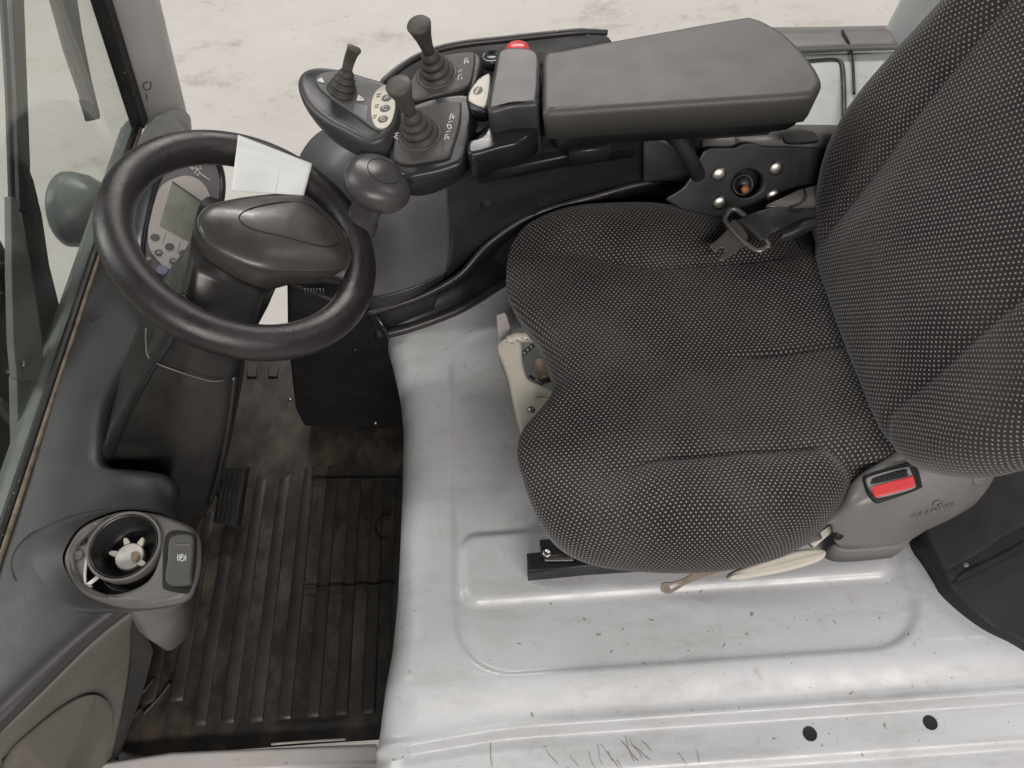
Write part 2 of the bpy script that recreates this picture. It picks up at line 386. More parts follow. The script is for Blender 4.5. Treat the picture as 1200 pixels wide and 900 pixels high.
def stroke(name, lines, f, r, mt, parent):
    """thin raised print: polylines in pixels, mapped by f, joined into one mark"""
    V, Fc = [], []
    for ln in lines:
        pts = [f(*q) for q in ln]
        for a, b in zip(pts[:-1], pts[1:]):
            d = (b - a); 
            if d.length < 1e-6: continue
            d.normalize(); s = d.cross(ray(600, 300)); s.normalize(); up = -ray(ln[0][0], ln[0][1]).normalized() * r * 0.5
            a2, b2 = a - d * r * .7, b + d * r * .7
            i = len(V); V += [a2 - s * r, b2 - s * r, b2 + s * r, a2 + s * r, a2 - s * r + up, b2 - s * r + up, b2 + s * r + up, a2 + s * r + up]
            Fc += [(i, i + 1, i + 2, i + 3), (i + 4, i + 7, i + 6, i + 5), (i, i + 4, i + 5, i + 1), (i + 1, i + 5, i + 6, i + 2), (i + 2, i + 6, i + 7, i + 3), (i + 3, i + 7, i + 4, i)]
    return obj(name, V, Fc, mt, parent, smooth=False)
from mathutils.bvhtree import BVHTree
def caster(o):
    me = o.data; t = BVHTree.FromPolygons([v.co for v in me.vertices], [tuple(p.vertices) for p in me.polygons])
    def f(px, py, lift=0.0):
        d = ray(px, py).normalized(); h = t.ray_cast(CAM, d)
        if h[0] is None: h = t.find_nearest(CAM + d * 1.2)
        n = h[1] if h[1].dot(d) < 0 else -h[1]
        return h[0] + n * lift
    return f
def ss(a, b, x):
    t = min(1, max(0, (x - a) / (b - a))); return t * t * (3 - 2 * t)
def VP(lst, z=None, f=None):
    return [P(*q) if len(q) == 3 else (f(*q) if f else P(q[0], q[1], z)) for q in lst]

# ================================================================== SETTING
gr = obj('warehouse_floor', [(-14, -6, -.6), (14, -6, -.6), (14, 22, -.6), (-14, 22, -.6)], [(0, 1, 2, 3)], M_flo)
gr['kind'] = 'structure'
# ------------------------------------------------------------------ engine hood (white painted deck under the seat)
hood = thing('engine_hood', 'worn white painted engine hood with a stepped platform under the seat', 'hood', (0.25, 0.45, 0.0))
_sil = [P(x, y, .262) for x, y in ((449, 392), (458, 420), (467, 460), (471, 500), (470, 560), (467, 640), (464, 700), (458, 760), (447, 820), (436, 870), (428, 905))]
def xfront(y):
    s = sorted((p.y, p.x) for p in _sil)
    if y <= s[0][0]: return s[0][1] - (s[0][0] - y) * 0.35
    if y >= s[-1][0]: return s[-1][1]
    for (y0, x0), (y1, x1) in zip(s[:-1], s[1:]):
        if y0 <= y <= y1: return x0 + (x1 - x0) * (y - y0) / (y1 - y0)
def rrect(x, y, x0, x1, y0, y1, r):
    cx, cy = (x0 + x1) / 2, (y0 + y1) / 2; qx, qy = abs(x - cx) - (x1 - x0) / 2 + r, abs(y - cy) - (y1 - y0) / 2 + r
    return math.hypot(max(qx, 0), max(qy, 0)) + min(max(qx, qy), 0) - r
def deck_z(x, y):
    z = .300
    z -= .0065 * (1 - ss(-.008, .008, rrect(x, y, -.090, .485, .236, .757, .07)))      # sunk outer panel
    z += .0075 * (1 - ss(-.005, .008, rrect(x, y, -.080, .470, .325, .415, .018)))      # raised seat platform
    z -= .0022 * math.exp(-(rrect(x, y, -.090, .485, .236, .757, .07) / .0035) ** 2)
    z -= .026 * (1 - ss(.165, .240, y))                                               # slope to the sill
    yg = .171 - .016 * (1 - ss(-.25, .0, x))
    z -= .010 * (1 - ss(yg - .004, yg + .004, y)) - .006 * math.exp(-((y - yg - .006) / .006) ** 2)   # raised welt then lip
    z -= .008 * (1 - ss(.115, .130, y)) + .012 * (1 - ss(.06, .11, y))
    z -= .25 * (1 - ss(-.03, .03, y)) ** 1.0
    z += .025 * ss(.52, .62, x) * ss(.30, .42, y)                                     # rise toward the rear arch
    z += .0012 * math.sin(x * 7 + 1) * math.sin(y * 9)
    return z
yy = [-.05 + 1.08 * i / 300 for i in range(301)]
V, Fc = [], []; XS = None
for y in yy:
    xf = xfront(y); sec = []
    zd = deck_z(xf + .05, y) - .30
    for dx, z in ((.012, .0), (.006, .12), (.0, .2), (-.001, .235), (.0015, .255), (.0065, .272), (.0145, .285), (.025, .293), (.036, .2975)):
        sec.append(Vector((xf + dx, y, z + (zd if z > .19 else 0))))
    a = xf + .05
    for i in range(241):
        x = a + (.95 - a) * i / 240
        sec.append(Vector((x, y, deck_z(x, y) + .0003 * 0)))
    V += sec; m = len(sec)
for i in range(len(yy) - 1):
    for j in range(m - 1): Fc.append((i * m + j, i * m + j + 1, (i + 1) * m + j + 1, (i + 1) * m + j))
obj('hood_shell', V, Fc, M_pnt, hood)
def on_deck(px, py, lift=0.0):
    p = P(px, py, .30)
    for _ in range(12): p = P(px, py, deck_z(p.x, p.y) + lift)
    return p
for hx, hy in ((949, 860), (1090, 847)):
    c = on_deck(hx, hy, .0)
    dn_ = Vector((0, -(deck_z(c.x, c.y + .008) - deck_z(c.x, c.y - .008)) / .016, 1)).normalized()
    lathe('drain_hole', c, dn_, [(.0082, -.004), (.0082, .0009), (.0074, .0011), (.0070, .0008), (.0005, .0008)], M_pit, hood, 24)
# scratches in the paint
V, Fc = [], []
def hair(pts, r):
    q = [on_deck(x, y, .0007) for x, y in pts]
    for a, b in zip(q[:-1], q[1:]):
        d = (b - a).normalized(); s = d.cross(Vector((0, 0, 1))).normalized() * r; i = len(V)
        V.extend([a - s, b - s, b + s, a + s]); Fc.append((i, i + 1, i + 2, i + 3))
for x0, y0, dx, dy in ((575, 870, 2, 28), (640, 878, 14, 18), (668, 884, 10, 14), (700, 872, 6, 24), (704, 872, 14, 20), (712, 880, 14, 22), (728, 868, 20, 24),
                       (738, 866, 14, 22), (733, 862, 10, 30), (742, 874, 20, 16), (752, 868, 12, 12), (690, 880, 8, 20), (722, 890, 8, 12), (795, 882, 10, 14), (815, 878, 4, 16)):
    j = lambda: random.uniform(-2, 2)
    hair([(x0, y0), (x0 + dx * .35 + j(), y0 + dy * .35), (x0 + dx * .7 + j(), y0 + dy * .7), (x0 + dx, y0 + dy)], random.uniform(.0002, .0004))
for _ in range(15):
    x, y = random.uniform(560, 1060), random.uniform(690, 820); a = random.uniform(-.4, 1.2); l = random.choice((.8, 1.2, 1.6, 5))
    hair([(x, y), (x + l * math.cos(a), y - l * math.sin(a))], random.uniform(.00025, .0006))
M_scr2 = mat('scratch_dirt', (0.16, 0.14, 0.12), 0.7)
o = obj('paint_scratches', V, Fc, M_scr2, hood); o['kind'] = 'stuff'
# worn-through tan patch by the seat lever
q = [on_deck(x, y, .0009) for x, y in ((774, 692), (776, 684), (790, 682), (806, 676), (815, 668), (842, 662), (850, 668), (828, 676), (806, 684), (792, 692), (784, 696))]
pad('worn_patch', q, .0006, mat('bare_primer', (.30, .25, .20), .7, var=.3, vscale=80), hood, r=.0001, n=60)

# ------------------------------------------------------------------ footwell
fw_ = thing('footwell_mat', 'dirty brown-black ribbed rubber mat on the cab footwell floor', 'floor mat', (-.4, .6, 0))
fv, ff = [], []
nx, ny = 40, 60
for i in range(ny + 1):
    for j in range(nx + 1):
        x = -.72 + .58 * j / nx; y = .222 + .80 * i / ny
        fv.append((x, y, .0015 * math.sin(x * 31 + y * 9) * math.sin(y * 17) * .6))
for i in range(ny):
    for j in range(nx): ff.append((i * (nx + 1) + j, i * (nx + 1) + j + 1, (i + 1) * (nx + 1) + j + 1, (i + 1) * (nx + 1) + j))
obj('mat_sheet', fv, ff, M_mat, fw_)
for k, x in enumerate((-.606, -.563, -.52, -.476, -.432, -.388, -.344, -.300, -.258, -.216)):
    y1 = (.60, .62, .66, .70, .70, .70, .70, .70, .70, .70)[k]; y0 = .262 if k > 1 else .30
    sec = []
    for y, h in ((y0 - .004, -.002), (y0, .0025), (y0 + .006, .0042), (y1 - .16, .0040), (y1 - .08, .0028), (y1, .0), (y1 + .01, -.002)):
        sec.append([Vector((x + dx, y, z)) for dx, z in ((-.0112, -.003), (-.0105, h - .0012), (-.0088, h), (.0088, h), (.0105, h - .0012), (.0112, -.003))])
    loft('rib', sec, M_rib, fw_, resample=False)
for a, b in (((358, 689.5), (462, 684.5)), ((365, 562), (470, 561))):
    tube('seam', [P(a[0], a[1], .007), P((a[0] + b[0]) / 2, (a[1] + b[1]) / 2, .0072), P(b[0], b[1], .007)], .0016, M_pit, fw_, 6)
tube('finger_notch', [P(455, 604, .0065), P(443, 610, .0065), P(440, 620, .0065), P(446, 632, .0065), P(456, 634, .0065)], .0012, M_pit, fw_, 6)
for x0 in (290, 315):
    pad('foot_pad', [P(x0, 424, .004), P(x0 + 11, 424, .004), P(x0 + 10, 441, .004), P(x0 - 1, 441, .004)], .006, M_rib, fw_, r=.001, sm=False, k=2)
for i, (x, y) in enumerate(((180, 795), (200, 800), (165, 830))):
    tube('moulded_line', [P(x, y, .004), P(x - 14, y + 18, .004), P(x - 32, y + 34 + i * 3, .004)], .0028, M_rib, fw_, 6)
stp = thing('door_step_edge', 'chipped white painted step edge along the footwell opening', 'step', (-.4, .2, 0))
pad('step_lip', [P(118, 893, .028), P(200, 881, .028), P(440, 871, .028), P(446, 895, .028), P(205, 908, .028), P(116, 918, .028)], .10, M_sil, stp, r=.006, sm=False, k=4)
pad('lower_step', [P(100, 935, -.1), P(460, 900, -.1), P(460, 980, -.1), P(100, 1000, -.1)], .05, M_blk, stp, r=.006, sm=False)
tube('chipped_edge', [P(318, 872, .031), P(360, 869, .031), P(405, 866.5, .031)], .0018, M_flt, stp, 6)

# footwell front wall
wall = thing('footwell_bulkhead', 'black front bulkhead panel below the dashboard', 'panel', (-.7, .6, 0))
patch('bulkhead_panel', [[Vector((-.60, .26, .38)), Vector((-.60, .6, .38)), Vector((-.60, 1.0, .34))],
                         [Vector((-.63, .24, .15)), Vector((-.63, .6, .15)), Vector((-.66, 1.0, .15))],
                         [Vector((-.67, .24, -.01)), Vector((-.67, .6, -.01)), Vector((-.67, 1.0, -.01))]], M_blk, wall, thick=.01)

# ------------------------------------------------------------------ cowl
cow = thing('dashboard_cowl', 'dark grey moulded dashboard cowl along the windscreen base', 'dashboard', (-.55, .5, .3))
def ZC(px, py): return P(px, py, .425)
rows = [
 [(158, 176, .425), (172, 180, .432), (190, 190, .43), (215, 205, .41), (240, 225, .36), (255, 245, .33), (265, 260, .30)],
 [(133, 250, .425), (150, 256, .437), (170, 264, .435), (205, 290, .415), (225, 310, .37), (240, 325, .33), (250, 340, .30)],
 [(112, 308, .425), (132, 318, .438), (160, 336, .437), (195, 362, .42), (214, 385, .37), (228, 400, .33), (238, 412, .30)],
 [(86, 378, .425), (108, 388, .438), (138, 402, .436), (160, 420, .42), (182, 446, .36), (196, 460, .32), (206, 470, .29)],
 [(60, 446, .425), (82, 456, .436), (110, 468, .434), (129, 482, .415), (150, 505, .35), (164, 520, .31), (180, 530, .28)],
 [(40, 508, .425), (64, 516, .434), (94, 523, .433), (119, 531, .420), (136, 548, .36), (152, 560, .31), (175, 568, .28)],
 [(31, 538, .425), (58, 545, .434), (94, 547, .433), (121, 548, .426), (142, 556, .385), (165, 568, .33), (190, 578, .29)],
 [(24, 560, .425), (56, 564, .434), (98, 560, .433), (138, 557, .431), (172, 556, .429), (196, 560, .418), (206, 570, .37)],
 [(8, 612, .425), (48, 610, .435), (105, 596, .434), (160, 586, .430), (192, 584, .425), (206, 590, .408), (208, 598, .35)],
 [(-8, 660, .425), (36, 660, .437), (100, 640, .436), (160, 630, .430), (195, 624, .424), (206, 630, .405), (210, 640, .34)],
 [(-26, 712, .425), (30, 708, .437), (95, 690, .437), (150, 690, .432), (180, 690, .42), (190, 700, .40), (192, 712, .34)],
 [(-50, 790, .425), (20, 758, .435), (80, 732, .436), (125, 716, .432), (146, 712, .424), (154, 714, .412), (158, 722, .36)],
 [(-90, 900, .425), (-40, 850, .434), (0, 818, .436), (60, 776, .432), (100, 750, .424), (112, 748, .412), (116, 756, .36)],
 [(-130, 1000, .425), (-110, 950, .434), (-80, 920, .434), (-30, 868, .430), (12, 836, .424), (24, 834, .412), (28, 842, .36)],
 [(-160, 1060, .425), (-150, 1020, .434), (-120, 990, .434), (-80, 930, .430), (-40, 890, .424), (-30, 888, .412), (-26, 896, .36)],
]
rows = [[P(*q) for q in r] for r in rows]
patch('cowl_top', rows, M_cow, cow, 6, 6, thick=.006)
# moulded lid line beside the seal
tube('lid_seam', [P(133, 338, .441), P(131, 352, .441), P(122, 368, .441), P(108, 376, .441)], .0012, M_pit, cow, 6)
# near end trim, warm grey, leaning back toward the floor, with its service hatch
trim = thing('end_trim_panel', 'warm grey plastic end trim below the cowl with a rounded service hatch', 'trim panel', (-.6, .22, 0))
rows = [
 [(-40, 890, .418), (24, 835, .418), (70, 790, .418), (112, 749, .418), (155, 716, .415)],
 [(-40, 925, .34), (24, 870, .34), (70, 826, .34), (112, 785, .34), (157, 740, .34)],
 [(-40, 985, .18), (24, 945, .18), (70, 900, .18), (105, 855, .18), (146, 815, .18)],
 [(-40, 1060, .02), (24, 1010, .02), (66, 960, .02), (96, 925, .02), (130, 888, .02)],
]
TR = [[P(*q) for q in r] for r in rows]
_tf = caster(patch('trim_face', TR, M_tan, trim, 6, 6, thick=.006))
patch('trim_return', [[P(155, 716, .414), P(168, 738, .36), P(180, 762, .30)], [P(150, 800, .22), P(158, 806, .19), P(166, 812, .16)], [P(131, 886, .02), P(134, 888, .02), P(137, 890, .01)]], mat('rough_black', (.010, .010, .010), .75), trim, 4, 6, thick=.004)  # side turned from the light: its shade is put into the black colour
tn = (TR[2][1] - TR[0][1]).cross(TR[1][3] - TR[1][0]).normalized(); tn = tn if tn.z > 0 else -tn
def TP(px, py, lift=.006): return _tf(px, py, lift + .003)
hatch = [TP(x, y, .0012) for x, y in ((4, 884), (40, 848), (80, 818), (104, 810), (121, 817), (128, 835), (124, 860), (100, 885), (60, 915), (20, 945), (-4, 930))]
hp = pad('service_hatch', hatch, .003, M_tan, trim, r=.0006, n=48)
for p_ in hp.data.polygons: p_.use_smooth = False
tube('hatch_gap', [TP(x, y, .0012) for x, y in ((0, 888), (40, 850), (80, 820), (104, 811), (120, 818), (127, 836), (124, 857))], [.0013, .0016, .002, .0022, .002, .0012, .0004], M_pit, hp, 6)

# ------------------------------------------------------------------ reservoir pod
pod = thing('reservoir_pod', 'grey plastic pod housing an open brake fluid reservoir on the dashboard corner', 'pod', (-.45, .36, .3))
POD = [(73, 656), (78, 639), (94, 617), (122, 603), (149, 597), (184, 601), (211, 610), (225, 619), (231, 632), (231, 660), (224, 686), (213, 700), (184, 707), (149, 709), (122, 704), (95, 692), (80, 674)]
OPN = [(84, 656), (86, 643), (93, 631), (120, 611), (149, 604), (176, 612), (186, 630), (188, 651), (176, 679), (149, 694), (122, 697), (99, 687), (88, 674)]
ZT = .470
out = spl(VP(POD, ZT), 72, True); inn = spl(VP(OPN, ZT), 72, True)
# align the two rings by direction so the collar does not twist
cc = sum(inn, Vector()) / 72
def bydir(ring):
    return sorted(ring, key=lambda p: math.atan2(p.y - cc.y, p.x - cc.x))
def atang(ring, k=96):
    s = bydir(ring); A = [math.atan2(p.y - cc.y, p.x - cc.x) for p in s]; o = []
    for i in range(k):
        t = -math.pi + 2 * math.pi * (i + .5) / k
        j = next((q for q in range(len(A)) if A[q] > t), 0)
        a0, a1 = A[j - 1], A[j]; p0, p1 = s[j - 1], s[j]
        if a1 < a0: a1 += 2 * math.pi
        if t < a0: t += 2 * math.pi
        o.append(p0.lerp(p1, min(1, max(0, (t - a0) / (a1 - a0 + 1e-9)))))
    return o
out, inn = atang(out), atang(inn); zv = Vector((0, 0, 1))
low = atang(spl(VP([(82, 700), (84, 668), (100, 640), (125, 625), (150, 618), (184, 622), (200, 632), (209, 645), (213, 665), (213, 692), (208, 716), (200, 732), (188, 744), (176, 750), (166, 742), (145, 730), (110, 718)], .36), 72, True))
rings = [[p + Vector((0, 0, -.05)) for p in low], low, [p - zv * .03 for p in inset(out, .009, zv)], [p - zv * .016 for p in inset(out, .007, zv)], [p - zv * .013 for p in inset(out, .0005, zv)], [p - zv * .008 for p in inset(out, -.001, zv)], [p - zv * .003 for p in inset(out, .0012, zv)], inset(out, .004, zv),
         [p + zv * .0006 for p in inset(out, .0065, zv)], [p for p in inset(inn, -.003, zv)], inn, [p - zv * .003 for p in inset(inn, .0015, zv)], [p - zv * .028 for p in inset(inn, .003, zv)]]
loft('pod_shell', rings, M_pod, pod, resample=False, cap0=True, cap1=False)
pad('pod_floor', [p - zv * .027 for p in inset(inn, -.001, zv)], .004, M_pit, pod, r=.001, sm=False)
so_ = spl(VP([(12, 662), (22, 637), (50, 616), (95, 601), (149, 594), (190, 599), (212, 612), (222, 640), (218, 690), (200, 706), (150, 713), (100, 719), (55, 713), (25, 692)], .438), 72, True)
si_ = atang(spl(VP(POD, .452), 72, True)); so_ = atang(so_)
loft('pod_shoulder', [[p - zv * .012 for p in so_], so_, [a.lerp(b, .35) - zv * .003 for a, b in zip(so_, si_)], [a.lerp(b, .7) - zv * .003 for a, b in zip(so_, si_)], si_], M_cow, pod, resample=False, k=3, cap0=False, cap1=False)
rc = P(146, 640, ZT + .003)
ax = Vector((.06, -.06, 1)).normalized()
res = thing('fluid_reservoir', 'open round black fluid reservoir with white cap inside the dashboard pod', 'reservoir', tuple(rc - zv * .04))
lathe('reservoir_cup', rc - ax * .040, ax, [(.034, 0), (.036, .004), (.039, .026), (.0405, .041), (.0400, .043), (.0378, .0432), (.0368, .041), (.0365, .030), (.034, .003), (.001, .0025)], M_pod, res, 48)
lathe('cup_liner', rc - ax * .036, ax, [(.0315, .0), (.0348, .033), (.0362, .0385), (.0355, .0386), (.0342, .033), (.0300, .001), (.001, .0005)], mat('cup_black', (.012, .012, .012), .35), res, 48)
lathe('white_collar', rc - ax * .052 + Vector((0, -.005, 0)), ax, [(.030, 0), (.036, .003), (.0388, .010), (.0388, .020), (.0375, .024), (.0372, .012), (.001, .010)], M_wht, res, 48)
cp = rc - ax * .031 + (P(143, 655, ZT - .03) - P(146, 650, ZT - .03))
cap = lathe('fluid_cap', cp, ax, [(.0150, 0), (.0160, .002), (.0160, .009), (.0155, .0105), (.0143, .011), (.0138, .0108), (.001, .0108)], mat('cap_plastic', (.50, .48, .45), .5, var=.35, vscale=70), res, 32)
for a in (60, 112, 165, 330):
    d = Vector((math.cos(math.radians(a)), math.sin(math.radians(a)), 0)); s = Vector((-d.y, d.x, 0))
    pad('cap_tab', [cp + d * .0145 - s * .0032 + ax * .010, cp + d * .0225 - s * .002 + ax * .013, cp + d * .0235 + s * .002 + ax * .013, cp + d * .0145 + s * .0032 + ax * .010], .004, M_cre, cap, r=.001, n=24)
pad('cap_stain', [p + ax * .0118 + cp for p in (Vector((.002, .004, 0)), Vector((.011, .003, 0)), Vector((.010, -.007, 0)), Vector((.004, -.004, 0)))], .0004, M_brn, cap, r=.0001, n=20)
tube('wire_bail', [P(108, 688, ZT - .004), P(100, 684, ZT - .004), P(102, 655, ZT - .006), P(112, 640, ZT - .008)], .0016, M_wht, res, 8)
tube('bail_arm', [P(102, 686, ZT - .004), P(110, 680, ZT - .003), P(117, 674, ZT - .006)], .0022, M_wht, res, 8)
pad('mount_plate', [P(86, 660, ZT - .006), P(90, 636, ZT - .006), P(112, 616, ZT - .006), P(108, 640, ZT - .006), P(101, 664, ZT - .006), P(96, 684, ZT - .006)], .004, M_pod, pod, r=.001, n=40)
lathe('screw_hole', P(97, 634, ZT - .0055), zv, [(.0055, 0), (.0055, .0005), (.001, .0005)], M_pit, pod, 20)
lathe('screw_boss', P(92, 651, ZT - .0055), zv, [(.0055, 0), (.0055, .002), (.0042, .0025), (.0038, .0012), (.001, .0012)], M_pod, pod, 20)
# rocker switch
pad('switch_recess', [P(x, y, ZT + .0012) for x, y in ((195, 626), (225, 624), (230, 632), (229, 664), (222, 692), (214, 695), (194, 691), (190, 682))], .002, M_pit, pod, r=.0008, n=56)
SW = lambda x, y: P(x, y, ZT + .0075)
sw = pad('rocker_switch', [SW(x, y) for x, y in ((200, 629), (224, 627), (226, 645), (224, 670), (221, 684), (195, 683), (196, 655))], .007, M_arm, pod, r=.002, n=56)
stroke('parking_brake_mark', [[(213 + 3.2 * math.cos(a / 8 * 6.283), 653.5 + 4 * math.sin(a / 8 * 6.283)) for a in range(9)], [(208.6, 650), (208, 653.5), (208.6, 657)], [(217.4, 650), (218, 653.5), (217.4, 657)], [(211.8, 655.5), (211.8, 651.5), (214, 652.5), (212, 654)]],
       lambda x, y: P(x, y, ZT + .0078), .00042, M_wht, sw)
stroke('indicator_lens', [[(207, 639), (222, 638.4)]], lambda x, y: P(x, y, ZT + .0077), .0013, M_pod, sw)

# ------------------------------------------------------------------ steering column
col = thing('steering_column', 'dark plastic steering column fairing rising from the dashboard', 'steering column', (-.5, .58, .1))
def ringC(Ln, Rn, y0, y1, bl=.0):
    l, r = PY(*Ln, y0), PY(*Rn, y0 + .005)
    mid = (l + r) / 2 + Vector((0, -.012, .004))
    lf, rf = l.copy(), r.copy(); lf.y = y1; rf.y = y1
    return [l, l.lerp(r, .25) + Vector((0, -.012, .003)), mid, l.lerp(r, .8) + Vector((0, -.008, .0)), r, r + Vector((.006, .05, 0)), rf, (lf + rf) / 2, lf, l + Vector((-.006, .05, .004))]
RINGS = [ringC((226, 305), (312, 340), .60, .70), ringC((216, 345), (296, 385), .575, .70), ringC((198, 392), (279, 430), .555, .70),
         ringC((170, 435), (272, 480), .54, .70), ringC((142, 488), (262, 540), .525, .70), ringC((122, 540), (248, 588), .512, .70), ringC((116, 562), (228, 622), .50, .70), ringC((120, 590), (214, 650), .49, .70)]
loft('column_fairing', RINGS, M_col, col, n=60, k=5)
cf = col.children[0]
def CY(px, py, yv): return PY(px, py, yv)
tube('seam', [CY(171, 385, .556), CY(171, 402, .551), CY(176, 421, .541), CY(205, 434, .532), CY(245, 446, .538), CY(262, 446, .545)], .0009, M_cap, col, 6)
tube('edge_bead', [CY(274, 440, .556), CY(271, 470, .546), CY(266, 505, .536), CY(258, 545, .524), CY(246, 588, .514)], .0045, M_col, col, 10)
tube('flank_highlight_bead', [r[0] + Vector((.002, -.002, 0)) for r in RINGS[1:]], [.006, .007, .008, .009, .009, .008], mat('column_gloss', (.02, .02, .02), .25), col, 12)  # glossy bead added along the flank to give it a highlight
# pedal
ped = thing('foot_pedal', 'black ribbed foot pedal in the footwell beside the steering column', 'pedal', tuple(P(262, 592, .03)))
pb = pad('pedal_pad', [P(262, 548, .09), P(287, 548, .09), P(276, 618, .04), P(248, 612, .04)], .02, mat('rough_black', (.010, .010, .010), .75), ped, r=.004, sm=False)
for i in range(4):
    x = 264 + i * 5.2
    tube('grip_rib', [P(x, 552, .092), P(x - 12, 612, .0435)], .0009, M_blk, pb, 6)
tube('pedal_arm', [P(262, 580, .05), P(240, 540, .12), P(215, 470, .22)], .012, M_blk, ped)
# ------------------------------------------------------------------ steering wheel
WC = Vector((-.2914, .647, .641)); WN = Vector((.5263, -.0561, .8484)).normalized()
WU = Vector((0, 1, 0)).cross(WN).normalized(); WV = WN.cross(WU)
RM, RTUBE = .1352, .0204
def wang(px, py):
    q = PL(px, py, WC, WN) - WC; return math.atan2(q.dot(WV), q.dot(WU))
def wpt(th, r, h=0): return WC + r * (math.cos(th) * WU + math.sin(th) * WV) + WN * h
def WP(px, py, h): return PL(px, py, WC + WN * h, WN)
whl = thing('steering_wheel', 'black steering wheel with single broad spoke and spinner knob', 'steering wheel', tuple(WC))
rings = []
NR = 144
for i in range(NR):
    th = 2 * math.pi * i / NR
    rings.append([wpt(th, RM + RTUBE * math.cos(a) * (.98), RTUBE * math.sin(a)) for a in [2 * math.pi * k / 28 for k in range(28)]])
rings.append(rings[0])
loft('rim', rings, M_rim, whl, resample=False, cap0=False, cap1=False)
HUB = [(232, 262), (236, 250), (250, 240), (295, 231), (350, 228), (371, 240), (397, 266), (408, 290), (406, 309), (385, 316), (353, 317), (310, 315), (273, 302), (243, 284)]
crease = [WP(x, y, .016) for x, y in HUB]
cr_ = spl(crease, 72, True); hc = sum(cr_, Vector()) / 72
def hdep(p): return .034 + .062 * (1 - ss(-.05, .03, (p - hc).dot(WU)))
R_ = [[p - WN * hdep(p) * 1.15 for p in inset(cr_, .014, WN)], [p - WN * hdep(p) for p in inset(cr_, .005, WN)], [p - WN * hdep(p) * .85 for p in inset(cr_, .001, WN)], [p - WN * hdep(p) * .4 for p in inset(cr_, -.001, WN)], [p - WN * .003 for p in inset(cr_, -.002, WN)], [p for p in cr_],
      [p + WN * .003 for p in inset(cr_, .003, WN)]]
for f in (.10, .2, .32, .46, .6, .75, .9, .98): R_.append([p.lerp(hc, f) + WN * (.003 + .011 * (1 - (1 - f) ** 3)) for p in inset(cr_, .003, WN)])
hub = loft('hub_cover', R_, M_hub, whl, resample=False)
def hubh(q):   # height of the crown over the wheel plane at q, for laying seams on it
    d = q - hc; d -= WN * d.dot(WN); f = 1.0
    best = min(cr_, key=lambda p: ((p - hc) - WN * (p - hc).dot(WN)).normalized().dot(d.normalized()) * -1)
    e = (best - hc); e -= WN * e.dot(WN); f = max(0, 1 - d.length / e.length)
    return .016 + .003 + .011 * (1 - (1 - f) ** 3)
def onhub(px, py, lift=0):
    q = WP(px, py, .03)
    for _ in range(6): q = WP(px, py, hubh(q) + lift)
    return q
tube('badge_outline', [onhub(x, y, -.0003) for x, y in ((280, 255), (295, 244), (331, 237), (361, 239), (382, 255), (396, 277), (395, 286), (375, 288), (331, 277), (295, 268))], .0009, M_pit, hub, 6, closed=True, samples=90)
tube('crease_bead', crease, .0012, M_hub, hub, 6, closed=True, samples=90)
# spoke neck joining the hub to the rim
th0 = wang(425, 300); rr = []
for k, (r, wd, hh, h0) in enumerate(((.070, .040, .026, -.006), (.095, .040, .024, -.008), (.115, .043, .021, -.006), (.130, .055, .017, -.002), (.1375, .060, .014, .0))):
    d = math.cos(th0) * WU + math.sin(th0) * WV; s = -math.sin(th0) * WU + math.cos(th0) * WV
    rr.append([WC + d * (r - .02 * (math.cos(a) ** 2) * 0) + s * wd * math.cos(a) + WN * (h0 + hh * math.sin(a)) for a in [2 * math.pi * q / 28 for q in range(28)]])
loft('spoke', rr, M_rim, whl, resample=False, k=3)
# spinner knob
tk = wang(440, 262); kb = wpt(tk, RM + .014, .006); kax = (WN + Vector((-.05, .05, 0))).normalized()
kn = lathe('spinner_knob', kb, kax, [(.0235, -.006), (.0225, .006), (.0195, .011), (.0185, .018), (.0190, .046), (.0220, .051), (.0325, .055), (.0385, .061), (.0410, .068), (.0405, .076), (.0370, .0830), (.030, .0880), (.020, .0912), (.009, .0926), (.0004, .0928)], M_knb, whl, 56)
tube('cap_ring', disc_ring(kb + kax * .0913, kax, .0195, .0195, 0, 24), .0006, M_pit, kn, 6, closed=True, samples=60)
# lower column shaft under the hub
lathe('column_sleeve', WC - WN * .16, WN, [(.045, 0), (.046, .06), (.045, .10), (.040, .115)], M_col, whl, 32, sx=1.15)
# paper sleeve over the rim
pap = thing('paper_strip', 'white paper strip folded over the steering wheel rim', 'paper', tuple(wpt(wang(318, 185), RM)))
def sheet(t, u):
    a = Vector((279, 158)).lerp(Vector((366, 192)), t); b = Vector((271, 224)).lerp(Vector((356, 229)), t)
    q = a.lerp(b, u); h = .02
    base = .004 + .020 * math.sin(min(1, u / .5) * math.pi / 2) - .012 * max(0, u - .55) + .0012 * math.sin(t * 7 + u * 2) * u
    for _ in range(8):
        p = WP(q.x, q.y, h); r = (p - WC - WN * h).length; d = abs(r - RM)
        h = max(base, (math.sqrt(RTUBE ** 2 - d * d) if d < RTUBE else 0) + .0022)
    return WP(q.x, q.y, h)
patch('paper_sheet', [[sheet(i / 12, j / 12) for i in range(13)] for j in range(13)], M_pap, pap, 2, 2, thick=.0005)
tube('fold_line', [sheet(.60, u) + WN * .0004 for u in (.45, .6, .75, .9, 1.0)], .0004, mat('paper_shade', (.55, .57, .56), .8), pap, 6)

